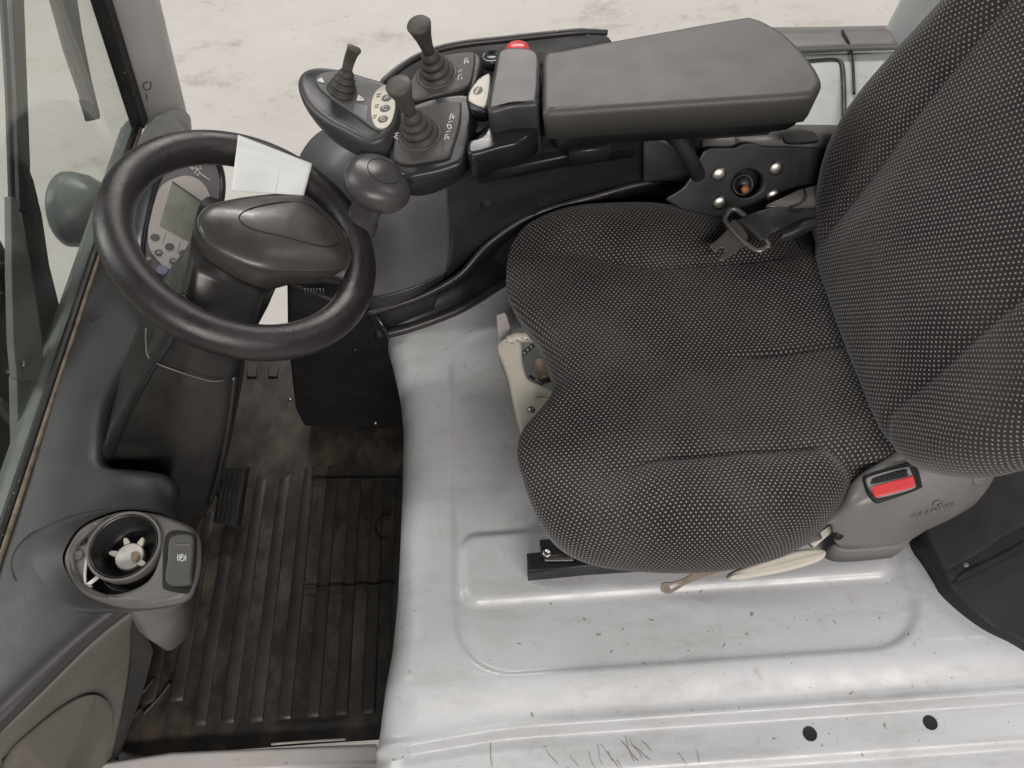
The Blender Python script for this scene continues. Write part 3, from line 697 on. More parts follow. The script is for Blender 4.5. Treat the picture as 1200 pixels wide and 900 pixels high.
# ------------------------------------------------------------------ display unit
dis = thing('display_unit', 'oval instrument display unit with screen and symbol keys behind the steering wheel', 'display', tuple(PX(215, 255, -.46)))
DO = PX(215, 250, -.46); DN = Vector((.62, -.32, .72)).normalized()
def DP(px, py, h=0): return PL(px, py, DO + DN * h, DN)
BZ = [(199, 190), (183, 212), (173, 250), (166, 288), (170, 312), (190, 330), (214, 332), (236, 310), (252, 275), (261, 235), (262, 210), (256, 191), (240, 186), (216, 186)]
bz = [DP(x, y) for x, y in BZ]
br = spl(bz, 64, True)
back = Vector((-.07, .02, -.04))
R_ = [[p.lerp(sum(br, Vector()) / 64, .12) + back for p in br], [p + back * .5 for p in inset(br, -.006, DN)], [p + back * .1 for p in inset(br, -.005, DN)], [p + DN * .003 for p in inset(br, -.002, DN)], [p + DN * .004 for p in inset(br, .002, DN)], [p + DN * .002 for p in inset(br, .0045, DN)], [p - DN * .003 for p in inset(br, .005, DN)]]
loft('display_bezel', R_, M_gls, dis, resample=False)
fs = pad('display_surround', [p - DN * .0006 for p in inset(br, .0055, DN)], .002, M_fvi, dis, r=.0004, sm=False, nv=DN)
fp = pad('display_face', [DP(x, y, .0006) for x, y in ((215, 206), (232, 210), (243, 222), (247, 240), (240, 270), (228, 292), (214, 308), (200, 316), (188, 308), (175, 290), (174, 265), (180, 240), (190, 217))], .0008, M_face, dis, r=.0003, nv=DN)
sc_ = pad('screen', [DP(x, y, .0014) for x, y in ((202, 213), (222, 227), (243, 241), (237, 262), (226, 285), (210, 277), (187, 264), (194, 240))], .0008, M_scr, dis, r=.0003, sm=False, nv=DN)
stroke('screen_edge', [[(202, 213), (243, 241)]], lambda x, y: DP(x, y, .002), .0009, M_blk, sc_)
for i, (x, y, m_, rx) in enumerate(((182, 278, M_ibt, 5.2), (199, 289, M_ibt, 5.2), (215, 297, M_ibt, 4.8), (186, 296, M_ibt, 4.6), (203, 306, M_ibt, 4.4), (174, 303, M_fvi, 5), (190, 316, M_blu, 6.6))):
    c = DP(x, y, .0018); rad = rx / 906 * (c - CAM).dot(FW)
    key = pad('symbol_key', disc_ring(c, DN, rad, rad * .86, .5, 20), .001, m_, dis, r=.0003, sm=False, nv=DN)
    f = lambda a, b: DP(a, b, .0022)
    if i in (3, 4, 5): stroke('key_mark', [[(x - 2, y + 1), (x, y - 2), (x + 1, y + 1), (x + 2.5, y - 1)]], f, .0006, M_face, key)
    if i == 6: stroke('key_mark', [[(x + r * math.cos(t / 8 * 6.283), y + r * math.sin(t / 8 * 6.283)) for t in range(9)] for r in (2, 4.5)], f, .0004, M_face, key)
for a, b in (((194, 273), (191, 285)), ((211, 284), (208, 297))):
    stroke('key_divider', [[a, b]], lambda x, y: DP(x, y, .0014), .00035, M_ibt, dis)
stroke('turtle_mark', [[(216, 189), (227, 197), (226, 199), (216, 189)], [(231, 192), (229, 197), (234, 201), (232, 206), (228, 202), (233, 197), (236, 198), (233, 191)], [(234, 202), (246, 211), (236, 205)]], lambda x, y: DP(x, y, .0004), .0009, M_face, dis)
# housing that carries the display, rising to the pillar foot
hs = [[P(x, y, z) for x, y, z in ((163, 176, .425), (178, 200, .43), (190, 240, .43), (168, 300, .42), (150, 290, .425), (140, 240, .425))],
      [P(x, y, z) for x, y, z in ((166, 160, .455), (195, 172, .47), (206, 210, .48), (180, 288, .46), (160, 270, .455), (152, 215, .45))],
      [P(x, y, z) for x, y, z in ((176, 142, .475), (215, 142, .49), (222, 180, .495), (192, 260, .475), (172, 240, .475), (164, 190, .47))],
      [P(x, y, z) for x, y, z in ((196, 130, .480), (216, 130, .490), (224, 150, .495), (206, 220, .485), (186, 210, .485), (180, 165, .48))]]
hsg = loft('display_housing', hs, mat('housing_grey', (.15, .147, .143), .45, bump=.15), dis, n=48, k=4)

# ------------------------------------------------------------------ side console
con = thing('side_console', 'dark brown-black side console beside the seat under the control armrest', 'console', (0.1, .95, 0))
rows = [
 [(505, 196, .60), (560, 186, .60), (640, 172, .60), (752, 156, .60), (800, 150, .60), (860, 140, .60)],
 [(520, 228, .53), (570, 214, .535), (640, 198, .54), (752, 180, .55), (800, 172, .55), (860, 165, .55)],
 [(524, 262, .475), (572, 246, .48), (640, 224, .485), (752, 200, .49), (806, 192, .49), (860, 190, .49)],
 [(526, 292, .425), (574, 270, .43), (640, 243, .435), (752, 212, .45), (815, 204, .45), (860, 215, .43)],
 [(522, 318, .382), (572, 284, .395), (640, 254, .40), (752, 222, .41), (815, 216, .41), (860, 235, .38)],
]
patch('console_wall', [[P(*q) for q in r] for r in rows] + [[P(*q) + Vector((0, .03, -.07)) for q in rows[-1]]], M_con, con, 6, 5, thick=.006)
rows = [
 [(392, 146, .60), (415, 152, .61), (445, 165, .61), (482, 185, .60), (522, 196, .59)],
 [(366, 164, .575), (400, 178, .592), (438, 192, .59), (481, 205, .58), (523, 212, .56)],
 [(349, 194, .535), (386, 208, .562), (430, 222, .565), (480, 230, .555), (524, 232, .53)],
 [(346, 230, .485), (384, 244, .52), (430, 254, .53), (480, 258, .52), (526, 255, .49)],
 [(352, 276, .42), (390, 288, .455), (431, 294, .465), (480, 296, .455), (527, 284, .438)],
 [(366, 318, .36), (400, 326, .395), (435, 330, .405), (482, 324, .402), (526, 304, .405)],
 [(378, 338, .335), (408, 345, .365), (440, 346, .378), (485, 334, .382), (524, 316, .384)],
]
patch('front_cover', [[P(*q) for q in r] for r in rows], M_dom, con, 6, 6, thick=.006)
rows = [
 [(378, 338, .333), (408, 345, .362), (440, 347, .374), (485, 335, .378), (523, 317, .380)],
 [(386, 352, .31), (412, 358, .335), (440, 362, .35), (480, 354, .355), (516, 334, .358)],
 [(396, 372, .28), (418, 378, .29), (441, 384, .305), (478, 377, .305), (508, 358, .322)],
 [(402, 392, .25), (422, 394, .255), (444, 398, .262), (482, 390, .28), (504, 374, .292)],
]
patch('cover_skirt', [[P(*q) for q in r] for r in rows], M_con, con, 6, 6, thick=.006)
tp_ = [P(*q) for q in ((430, 366, .345), (470, 354, .356), (503, 341, .364), (540, 319, .380), (572, 284, .408), (625, 250, .436), (700, 228, .450), (752, 214, .456), (815, 206, .456), (860, 214, .44))]
bt_ = [P(*q) for q in ((440, 398, .285), (475, 387, .298), (505, 376, .299), (545, 358, .299), (585, 335, .299), (630, 312, .299), (700, 290, .299), (752, 280, .299), (815, 280, .299), (860, 300, .299))]
patch('console_skirt', [[a + Vector((0, .02 * math.sin(math.pi * f) ** .7 - .004 * (f < .1), 0)) if False else a.lerp(b, f) + Vector((0, .020 * math.sin(math.pi * f) ** 2 - .006 * (1 - f), .001)) for a, b in zip(tp_, bt_)] for f in (0, .12, .3, .5, .75, 1)], M_blk, con, 5, 5, thick=.005)
tube('console_ridge', [p + Vector((0, -.004, .001)) for p in tp_], .0052, M_con, con, 10)
box('console_light_block', Vector((-.06, .915, .42)), Vector((.12, 0, 0)), Vector((0, .05, 0)), Vector((0, 0, .14)), M_blk, con, .01)  # hidden dark box added to block light through the panel gap
tube('cover_seam', [P(*q) for q in ((524, 232, .531), (526, 262, .478), (527, 285, .434), (520, 306, .402), (503, 322, .388), (470, 337, .384), (436, 346, .380))], .0019, M_pit, con, 6)
tube('dome_line', [P(*q) for q in ((440, 196, .592), (415, 208, .575), (398, 226, .545), (391, 245, .515))], .0008, M_blk, con, 6)
c = P(571, 243, .4915); lathe('round_hole', c + Vector((0, .0146, 0)), Vector((0, -1, .3)), [(.0095, 0), (.0095, .016), (.001, .016)], M_pit, con, 24)
tube('edge_trim', [P(*q) for q in ((448, 392, .302), (480, 384, .306), (530, 366, .306), (560, 350, .306), (592, 330, .306), (640, 306, .306))], .008, M_con, con, 8)
# recess ledge with the catch under the armrest
pad('catch_ledge', [P(*q) for q in ((560, 204, .585), (660, 184, .585), (745, 172, .585), (748, 150, .59), (640, 160, .59), (560, 180, .59))], .02, M_blk, con, r=.004, sm=False)
pad('catch', [P(*q) for q in ((665, 166, .60), (714, 160, .60), (716, 172, .60), (667, 178, .60))], .02, M_con, con, r=.004, sm=False)
tube('wall_seam', [P(*q) for q in ((752, 150, .604), (752.5, 180, .553), (753, 200, .494), (753, 214, .454))], .0013, M_pit, con, 6)
patch('rear_cover', [[P(*q) for q in r] for r in (
   [(754, 156, .604), (785, 168, .60), (812, 195, .56)], [(754, 185, .553), (782, 190, .55), (812, 203, .52)], [(754, 213, .458), (785, 212, .47), (818, 214, .47)])], M_dom, con, 5, 5, thick=.004)
tube('strap', [P(*q) for q in ((775, 148, .62), (795, 165, .62), (808, 185, .60), (818, 205, .56))], .010, mat('rough_black', (.010, .010, .010), .75), con, 12)
# kick box below the front cover
kb_ = thing('kick_box', 'matte black kick box with screws below the side console', 'box', (-.3, .85, 0))
fr = [PY(336, 330, .775), PY(440, 372, .775), PY(456, 396, .775), PY(472, 440, .775), PY(474, 505, .775), PY(356, 500, .775), PY(346, 480, .775), PY(337, 400, .775)]
bk = [p + Vector((0, .16, 0)) for p in fr]
nf = len(fr)
o = obj('box_shell', fr + bk, [tuple(range(nf)), tuple(range(2 * nf - 1, nf - 1, -1))] + [(i, (i + 1) % nf, nf + (i + 1) % nf, nf + i) for i in range(nf)], M_blk, kb_, bevel=.006)
for x, y in ((416, 410), (440, 496), (340, 468)):
    lathe('screw', PY(x, y, .7745), Vector((0, -1, .2)), [(.004, 0), (.0038, .0015), (.0025, .0028), (.0004, .003)], M_stl if y > 450 else M_blk, kb_, 16)
for i in range(7):
    tube('vent_slot', [PY(357 + i * 3.6, 338, .772), PY(358 + i * 3.6, 346, .772)], .0009, M_dst, kb_, 6)
tube('hose', [P(*q) for q in ((432, 362, .345), (442, 372, .34), (450, 385, .325), (454, 396, .30))], .004, M_gls, kb_, 8)

# ------------------------------------------------------------------ control armrest
arm = thing('control_armrest', 'grey control armrest with joysticks mounted beside the seat', 'armrest', (0.15, .85, .5))
pad('arm_pad', [P(*q) for q in ((637, 64, .700), (660, 57, .701), (760, 38, .703), (864, 19, .705), (882, 18.5, .705), (900, 25, .705), (925, 42, .704), (949, 68, .703), (961, 86, .703), (964, 97, .703), (957, 107, .7025), (940, 112, .702), (820, 120, .701), (710, 127, .700), (645, 131, .700), (636, 126, .700), (635, 96, .700))], .042, M_arm, arm, r=.008, n=120, flare=-.004, k=7, flat=True)
pad('arm_pad_base', [P(*q) for q in ((650, 95, .655), (760, 70, .655), (860, 60, .655), (935, 90, .655), (938, 128, .655), (880, 140, .655), (700, 152, .655), (650, 156, .655))], .022, M_blk, arm, r=.004, n=64)
pad('grip_housing', [P(*q) for q in ((584, 58, .704), (606, 53, .706), (630, 60, .706), (632, 90, .704), (630, 114, .703), (628, 121, .703), (600, 123, .702), (578, 129, .700), (571, 128, .698), (573, 110, .699), (578, 82, .702))], .076, M_gry, arm, r=.006, n=90, k=6, flat=True)
pad('grip_foot', [P(*q) for q in ((549, 165, .668), (564, 158, .668), (574, 146, .668), (600, 140, .668), (628, 138, .668), (630, 150, .668), (610, 165, .668), (585, 172, .668), (551, 180, .668))], .034, M_gls, arm, r=.005, n=80)
GN = Vector((-.12, -1, .10)).normalized(); GO = P(600, 121, .698) + GN * .0025
gs = [PL(x, y, GO, GN) for x, y in ((573, 133), (577, 127), (586, 123), (629, 118), (632, 122), (633, 160), (628, 167), (600, 178), (552, 192), (547, 189), (547, 170), (551, 165), (562, 161), (569, 155), (572, 146))]
pad('grip_side', gs, .014, M_gls, arm, r=.003, sm=False, nv=GN)
# tray and its rim
pad('tray', [P(*q) for q in ((445, 104, .628), (486, 72, .628), (530, 57, .628), (600, 48, .628), (680, 40, .628), (712, 41, .628), (716, 60, .628), (700, 140, .628), (640, 160, .628), (560, 185, .628), (500, 212, .628), (462, 205, .628), (448, 160, .628))], .022, mat('rough_black', (.010, .010, .010), .75), arm, r=.005, n=110)
tube('tray_rim', [P(*q) for q in ((438, 116, .650), (452, 94, .652), (486, 69, .654), (530, 54, .654), (600, 45.5, .654), (680, 37.5, .654), (712, 38.5, .654))], [.004, .005, .005, .005, .005, .005, .004], M_con, arm, 10)
# joystick platforms
PLN = Vector((-.10, -.10, 1)).normalized()
def A1(px, py, h=0): return PL(px, py, P(500, 150, .664) + PLN * h, PLN)
def A2(px, py, h=0): return PL(px, py, P(520, 80, .664) + PLN * h, PLN)
pad('lower_tray', [A1(x, y, -.004) for x, y in ((455, 187), (458, 160), (466, 132), (500, 116), (541, 109), (555, 116), (556, 130), (549, 162), (543, 186), (532, 194), (500, 203), (470, 206))], .022, M_gls, arm, r=.006, n=90, nv=PLN)
pf1 = pad('joystick_platform', [A1(x, y) for x, y in ((462, 185), (461, 168), (466, 136), (500, 123), (536, 118), (540, 124), (538, 145), (529, 175), (524, 183), (500, 188), (474, 191))], .006, M_joy, arm, r=.003, n=90, nv=PLN)
pad('lower_tray', [A2(x, y, -.004) for x, y in ((474, 104), (484, 84), (500, 68), (540, 59), (557, 60), (564, 67), (562, 85), (556, 102), (543, 110), (500, 120), (478, 124))], .020, M_blk, arm, r=.006, n=90, nv=PLN)
pf2 = pad('joystick_platform', [A2(x, y) for x, y in ((478, 105), (484, 88), (500, 70), (530, 64), (553, 60), (556, 68), (552, 94), (543, 103), (510, 111), (484, 117))], .006, M_joy, arm, r=.003, n=90, nv=PLN)
def joystick(base, top, grow=1.0):
    ax = (top - base).normalized(); L = (top - base).length
    gh = L * .46
    prof = []
    nb = 4
    for i in range(nb):
        r = (.0240 - .0040 * i) * grow; z = gh * (i / nb)
        prof += [(r * .86, z), (r, z + gh * .05), (r, z + gh * .12), (r * .84, z + gh * .19)]
    prof += [(.0085 * grow, gh), (.0075 * grow, gh + .002)]
    g = lathe('joystick', base - ax * .002, ax, prof, M_rub, arm, 36)
    h0 = gh - .004
    lathe('joystick_handle', base + ax * h0, ax, [(.0062, 0), (.0076, .001), (.0080, (L - h0) * .25), (.0102, (L - h0) * .55), (.0142, (L - h0) * .86), (.0152, (L - h0) * .94), (.0138, (L - h0) * .985), (.006, (L - h0) * 1.0), (.0004, (L - h0) * 1.003)], M_joy, g, 36)
    return g
b1 = A1(492, 158); joystick(b1, P(466, 98, b1.z + .083)); lathe('gaiter_plate', b1 - PLN * .0005, PLN, [(.0275, 0), (.0275, .0012), (.025, .0018), (.001, .0018)], M_joy, pf1, 36)
b2 = A2(512, 87); joystick(b2, P(490, 27, b2.z + .083)); lathe('gaiter_plate', b2 - PLN * .0005, PLN, [(.0275, 0), (.0275, .0012), (.025, .0018), (.001, .0018)], M_joy, pf2, 36)
S1 = lambda x, y: A1(x, y, .0003); S2 = lambda x, y: A2(x, y, .0003)
def forkmark(x, y, s=1.0, fl=1): return [[(x, y + 6 * s), (x + 1.2 * s, y), (x + 4 * s, y - .6 * s)], [(x + 2.6 * s * fl, y + 4 * s), (x + 3.6 * s * fl, y + 1.6 * s)], [(x + 5 * s, y + 2 * s), (x + 4.2 * s, y + 5 * s)]]
stroke('lift_mark', forkmark(527, 134) + [[(525.5, 143), (530, 142)], [(525, 150), (524, 146), (528, 146.5), (529, 150), (525.5, 151)], [(523, 154.5), (528, 153.5)]] + forkmark(521, 158), S1, .0005, M_wht, pf1)
stroke('lift_mark', forkmark(544, 69) + forkmark(536.5, 88, 1, -1) + [[(537, 84), (541, 82)]], S2, .0005, M_wht, pf2)
stroke('direction_mark', [[(463, 157), (466, 155.5), (470, 158), (467, 160), (465, 158.5), (462, 160.5), (466, 163), (469, 162)]], S1, .0006, M_wht, pf1)
pad('mark_panel', [S1(x, y) for x, y in ((520, 173), (525, 150), (531, 131), (537, 130), (536, 146), (529, 170), (524, 179))], .0005, M_gry, pf1, r=.0002, n=40, nv=PLN)
# auxiliary pod with mini lever and three keys
MN = Vector((-.05, -.16, 1)).normalized()
def A3(px, py, h=0): return PL(px, py, P(410, 115, .676) + MN * h, MN)
BW = [(351, 100), (355, 86), (370, 80), (395, 82), (425, 90), (453, 100), (462, 118), (464, 134), (456, 152), (446, 163), (430, 166), (405, 154), (380, 140), (360, 121)]
bw = spl([A3(x, y) for x, y in BW], 80, True); bc = sum(bw, Vector()) / 80
R_ = [[p.lerp(bc, .35) + Vector((.012, -.012, -.048)) for p in bw], [p.lerp(bc, .10) + Vector((.006, -.008, -.034)) for p in bw], [p + Vector((.002, -.002, -.016)) for p in inset(bw, -.002, MN)], [p - MN * .006 for p in inset(bw, -.003, MN)], [p - MN * .001 for p in inset(bw, -.001, MN)], [p + MN * .001 for p in inset(bw, .003, MN)], [p + MN * .0005 for p in inset(bw, .007, MN)], [p - MN * .001 for p in inset(bw, .010, MN)]]
loft('auxiliary_pod', R_, M_gry, arm, resample=False, k=2)
ap = pad('auxiliary_panel', [A3(x, y, .0012) for x, y in ((370, 92), (377, 86), (392, 84), (425, 91), (452, 101), (459, 115), (461, 130), (455, 146), (448, 152), (438, 150), (412, 131), (390, 116), (374, 102))], .003, mat('panel_film', (.10, .10, .10), .4), arm, r=.001, n=80, nv=MN)
b3 = A3(400, 108, .002); t3 = P(407, 80, b3.z + .030); ax3 = (t3 - b3).normalized()
prof = []
for i in range(4):
    r = .0195 - .0032 * i; z = .031 * i / 4
    prof += [(r * .86, z), (r, z + .0016), (r, z + .004), (r * .82, z + .006)]
prof += [(.006, .032)]
mj = lathe('mini_lever', b3 - MN * .001, ax3, prof, M_rub, arm, 32)
q0 = b3 + ax3 * .028; q1 = P(409, 72, q0.z + .012); q2 = P(411, 66, q0.z + .02); q3 = P(415, 57, q0.z + .031)
def rect(c, a, w, h): 
    u, v, n = basis(a); return [c + u * w * sx + v * h * sy for sx, sy in ((-1, -.6), (-.6, -1), (.6, -1), (1, -.6), (1, .6), (.6, 1), (-.6, 1), (-1, .6))]
loft('lever_paddle', [rect(q0, ax3, .006, .005), rect(q1, q2 - q0, .0065, .005), rect(q2, q3 - q1, .0068, .0045), rect(q2.lerp(q3, .6), q3 - q1, .0072, .004), rect(q3, q3 - q2, .0085, .0045), rect(q3 + (q3 - q2).normalized() * .002, q3 - q2, .006, .003)], M_joy, mj, resample=False, k=2)
ko = pad('key_oval', [A3(x, y, .0024) for x, y in ((435, 133), (436, 116), (443, 104), (454, 100), (461, 112), (463, 125), (459, 141), (452, 149), (444, 150), (438, 145))], .0016, M_cre, arm, r=.0006, n=60, nv=MN)
for x, y, d in ((453, 114, 0), (451, 126.5, 2), (448.5, 139, 1)):
    c = A3(x, y, .0034); k_ = pad('mode_key', disc_ring(c, MN, .0064, .0052, .3, 24), .0014, M_ibt, arm, r=.0006, sm=False, nv=MN)
    stroke('key_mark', [[(x - 2.5, y + 1), (x - 1.5, y - 1.5), (x + 2, y - 1.5)], [(x - .5, y + 2), (x + 2.5, y + 1.5)]] if d else [[(x - 2, y + 2), (x, y - 2), (x + 2, y + 1)]], lambda a, b: A3(a, b, .0037), .0005, M_cre, k_)
    stroke('arrow_mark', [[(x - 11, y - 3), (x - 7, y - 4)], [(x - 11.5, y - .5), (x - 8, y - 1.2)]], lambda a, b: A3(a, b, .0026), .0006, M_tan, ko)
pad('grey_label', [A3(x, y, .0018) for x, y in ((416, 121), (431, 124), (429, 141), (414, 131))], .0005, mat('label_grey', (.17, .175, .185), .4), ap, r=.0002, sm=False, nv=MN)
for tri in ([(419, 117), (420.5, 112), (426, 117), (419, 117), (421, 114)], [(373, 94), (379, 96), (376.5, 92), (373, 94), (378, 95)]): stroke('arrow_mark', [tri], lambda a, b: A3(a, b, .0022), .0011, M_wht, ap)
# horn key
hb = pad('horn_base', [A1(x, y, .010) for x, y in ((546, 116), (551, 102), (562, 90), (574, 85), (576, 100), (573, 124), (566, 131), (552, 127))], .016, M_gls, arm, r=.003, n=60, nv=PLN)
hk = pad('horn_key', [A1(x, y, .0125) for x, y in ((549, 114), (553, 103), (563, 92), (573, 87.5), (573, 104), (569, 123), (563, 124), (552, 119))], .003, M_cre, arm, r=.0012, n=60, nv=PLN)
hd = pad('horn_disc', disc_ring(A1(560, 105.5, .0134), PLN, .0066, .0055, 1.0, 24), .001, M_ibt, hk, r=.0004, sm=False, nv=PLN)
stroke('horn_mark', [[(557.5, 109), (559, 104), (562, 102.5), (560, 106), (557.5, 109)], [(559, 109.5), (556.5, 107.5)]], lambda a, b: A1(a, b, .0137), .0006, M_cre, hd)
# red emergency button behind the grip
eb = P(607, 73, .652); lathe('emergency_button', eb, zv, [(.010, 0), (.012, .008), (.0155, .012), (.016, .019), (.014, .023), (.008, .026), (.0004, .0265)], M_red, arm, 32)
lathe('button_collar', P(577, 68, .685), zv, [(.014, -.01), (.014, .002), (.011, .004), (.010, .001), (.001, .001)], M_gls, arm, 28)
# corrugated sleeve under the pad
cs = [P(715, 146, .640), P(727, 150, .636), P(742, 150, .636), P(757, 145, .640)]
tube('corrugated_sleeve', cs, .006, M_blk, arm, 12)
for i in range(9):
    q = crspl(cs, 3)[i]; t = crspl(cs, 3)[i + 1] - crspl(cs, 3)[max(i - 1, 0)]
    tube('sleeve_ring', disc_ring(q, t, .0066, .0066, 0, 12), .0009, M_blk, arm, 6, closed=True, samples=24)
# ------------------------------------------------------------------ armrest bracket
brk = thing('armrest_bracket', 'black steel armrest bracket plate with four round rivets and central hole', 'bracket', tuple(PY(875, 240, .82)))
BN = Vector((0, -1, .45)).normalized(); BO = PY(875, 215, .815)
def BP(px, py, h=0): return PL(px, py, BO + BN * h, BN)
out_ = [BP(x, y) for x, y in ((780, 234), (800, 222), (812, 206), (820, 188), (826, 177), (833, 174), (862, 174), (869, 170), (878, 168), (887, 170), (894, 173), (930, 173.5), (985, 175), (985, 262), (930, 262), (850, 256), (800, 246))]
hole = disc_ring(BP(875.5, 215.5), BN, .0215, .0215, 0, 64)
# plate with a real hole: bridge the resampled outline to the hole by angle
def ring_by_angle(pts, c, n, k):
    u, v, n = basis(n); dense = []
    for i in range(len(pts)):
        a, b = pts[i], pts[(i + 1) % len(pts)]
        for j in range(40): dense.append(a.lerp(b, j / 40))
    outp = []
    for i in range(k):
        t = 2 * math.pi * i / k; d = math.cos(t) * u + math.sin(t) * v
        outp.append(max(dense, key=lambda p: (p - c).normalized().dot(d)))
    return outp
hc_ = BP(875.5, 215.5); o1 = ring_by_angle(out_, hc_, BN, 96); h1 = ring_by_angle(disc_ring(hc_, BN, .0205, .0205, 0, 64), hc_, BN, 96)
rings = [[p - BN * .006 for p in h1], [p - BN * .001 for p in h1], h1, [p.lerp(q, .06) for p, q in zip(h1, o1)], [q.lerp(p, .04) for p, q in zip(h1, o1)], [p for p in o1], [p - BN * .002 + (p - hc_).normalized() * .001 for p in o1], [p - BN * .007 for p in o1]]
loft('bracket_plate', rings, M_brk, brk, resample=False, cap0=False, cap1=False)
pad('hole_back', disc_ring(hc_ - BN * .03, BN, .034, .034, 0, 32), .004, M_pit, brk, r=.001, sm=False, nv=BN)
lathe('pivot_tube', hc_ - BN * .026 + Vector((.002, 0, -.012)), Vector((0, -.75, .65)), [(.0155, 0), (.0155, .008), (.0135, .010), (.012, .007), (.001, .006)], M_blk, brk, 28)
lathe('bolt_head', hc_ - BN * .014 + Vector((.002, -.004, -.012)), Vector((0, -.75, .65)), [(.006, 0), (.006, .004), (.001, .005)], M_org, brk, 6)
for x, y in ((842, 204), (909, 197), (843, 237), (906, 229)):
    lathe('rivet', BP(x, y, -.001), BN, [(.0108, 0), (.0108, .0014), (.0092, .0036), (.0058, .0050), (.0004, .0054)], M_stl, brk, 28)
tube('bracket_edge', [BP(x, y, .0005) for x, y in ((782, 232.5), (800, 221.5), (812, 205.5), (820, 187.5), (826, 177))], .0009, M_cap, brk, 6)
# cast housing and its upright behind the plate
loft('support_casting', [[P(x, y + dy, z) for x, y, z, dy in ((828, 172, .555, 0), (828, 160, .575, 0), (835, 150, .585, 0), (880, 146, .59, 0), (930, 146, .585, 0), (1000, 150, .58, 0), (1000, 178, .55, 0), (900, 176, .55, 0))],
                         [P(x, y + dy, z - .09) for x, y, z, dy in ((828, 172, .555, 30), (828, 160, .575, 30), (835, 150, .585, 30), (880, 146, .59, 30), (930, 146, .585, 30), (1000, 150, .58, 30), (1000, 178, .55, 30), (900, 176, .55, 30))]], M_cap, brk, n=64)
loft('pivot_boss', [disc_ring(P(880, 160, .57), Vector((0, -1, .2)), .022, .022, 0, 24), disc_ring(P(880, 160, .57) + Vector((0, .04, 0)), Vector((0, -1, .2)), .022, .022, 0, 24)], M_cap, brk, resample=False)
pad('support_slot', [P(*q) for q in ((922, 155, .592), (950, 153, .592), (958, 160, .592), (956, 165, .592), (922, 166, .592))], .004, M_pit, brk, r=.001, n=40)
box('support_post', P(860, 130, .62), Vector((.05, 0, 0)), Vector((0, .018, 0)), Vector((0, 0, .03)), M_con, brk, .004)

# ------------------------------------------------------------------ rear right bodywork
sid = thing('rear_side_panel', 'pale grey rear side panel with dark gasket beyond the armrest', 'body panel', (.6, 1.15, 0))
rows = [[(830, 46, .44), (930, 44, .44), (1060, 40, .44), (1250, 34, .44)],
        [(830, 62, .452), (930, 60, .452), (1060, 56, .452), (1250, 50, .452)],
        [(830, 70, .445), (930, 68, .445), (1060, 66, .445), (1250, 60, .445)],
        [(830, 110, .44), (930, 108, .44), (1060, 104, .44), (1250, 100, .44)],
        [(830, 180, .43), (930, 178, .43), (1060, 174, .43), (1250, 170, .43)],
        [(830, 280, .42), (930, 270, .42), (1060, 260, .42), (1250, 250, .42)]]
patch('panel_top', [[P(*q) for q in r] for r in rows], M_lgp, sid, 5, 5, thick=.008)
rows = [[(905, 33, .40), (950, 33, .40), (1000, 32, .40), (1100, 30, .40), (1250, 26, .40)],
        [(905, 37, .455), (950, 37, .455), (1000, 36, .455), (1100, 33, .455), (1250, 28, .455)],
        [(905, 44, .463), (950, 44, .463), (1000, 42, .463), (1100, 40, .463), (1250, 36, .463)],
        [(905, 58, .463), (950, 57, .463), (1000, 55, .463), (1100, 53, .463), (1250, 48, .463)],
        [(905, 63, .450), (950, 62, .450), (1000, 60, .450), (1100, 57, .450), (1250, 53, .450)]]
patch('panel_rim', [[P(*q) for q in r] for r in rows], M_cap, sid, 5, 4, thick=.004)
tube('gasket', [P(x, y, .4475) for x, y in ((940, 73), (965, 71), (980, 71), (986, 75), (988, 90), (989, 115), (989, 150))], .0042, M_sea, sid, 8)
tube('panel_joint', [P(x, y, z) for x, y, z in ((987, 36, .468), (993, 48, .468), (998, 62, .455), (1000, 80, .45), (1001, 110, .447))], .0024, M_pit, sid, 6)
pil2 = thing('rear_pillar', 'pale grey rear cab pillar rising beyond the backrest', 'pillar', tuple(P(1060, 45, .45)))
a, b = P(1066, 50, .45), PX(1120, -30, .86)
b = a + Vector((.10, .02, .7))
loft('pillar_tube', [rect(a + (b - a) * t, b - a, .036, .045) for t in (-.1, .0, .3, .6, 1.0)], M_lgp, pil2, n=40, k=2)

# ------------------------------------------------------------------ black rear covers at the hood's tail
rc_ = thing('rear_rubber_cover', 'black rubber cover flap over the rear of the engine hood', 'cover', (.7, .4, .28))
pad('lower_cover', [P(*q) for q in ((1080, 622, .338), (1098, 655, .336), (1110, 676, .334), (1118, 692, .330), (1150, 724, .322), (1185, 746, .316), (1260, 770, .315), (1400, 740, .318), (1400, 520, .335), (1200, 520, .338), (1085, 560, .338))], .05, mat('rough_black', (.010, .010, .010), .75), rc_, r=.005, n=110)
pad('upper_flap', [P(*q) for q in ((1082, 618, .352), (1094, 640, .352), (1107, 664, .350), (1115, 665, .350), (1150, 647, .352), (1210, 612, .356), (1400, 540, .36), (1400, 440, .36), (1160, 520, .356), (1075, 590, .352))], .012, mat('rough_black', (.010, .010, .010), .75), rc_, r=.004, n=110)
lathe('stud', P(1131, 662, .338), zv, [(.0035, 0), (.0035, .002), (.001, .003)], M_cap, rc_, 16)
tube('cover_seam', [P(*q) for q in ((1117, 684, .334), (1150, 672, .337), (1210, 640, .34))], .0012, M_pit, rc_, 6)

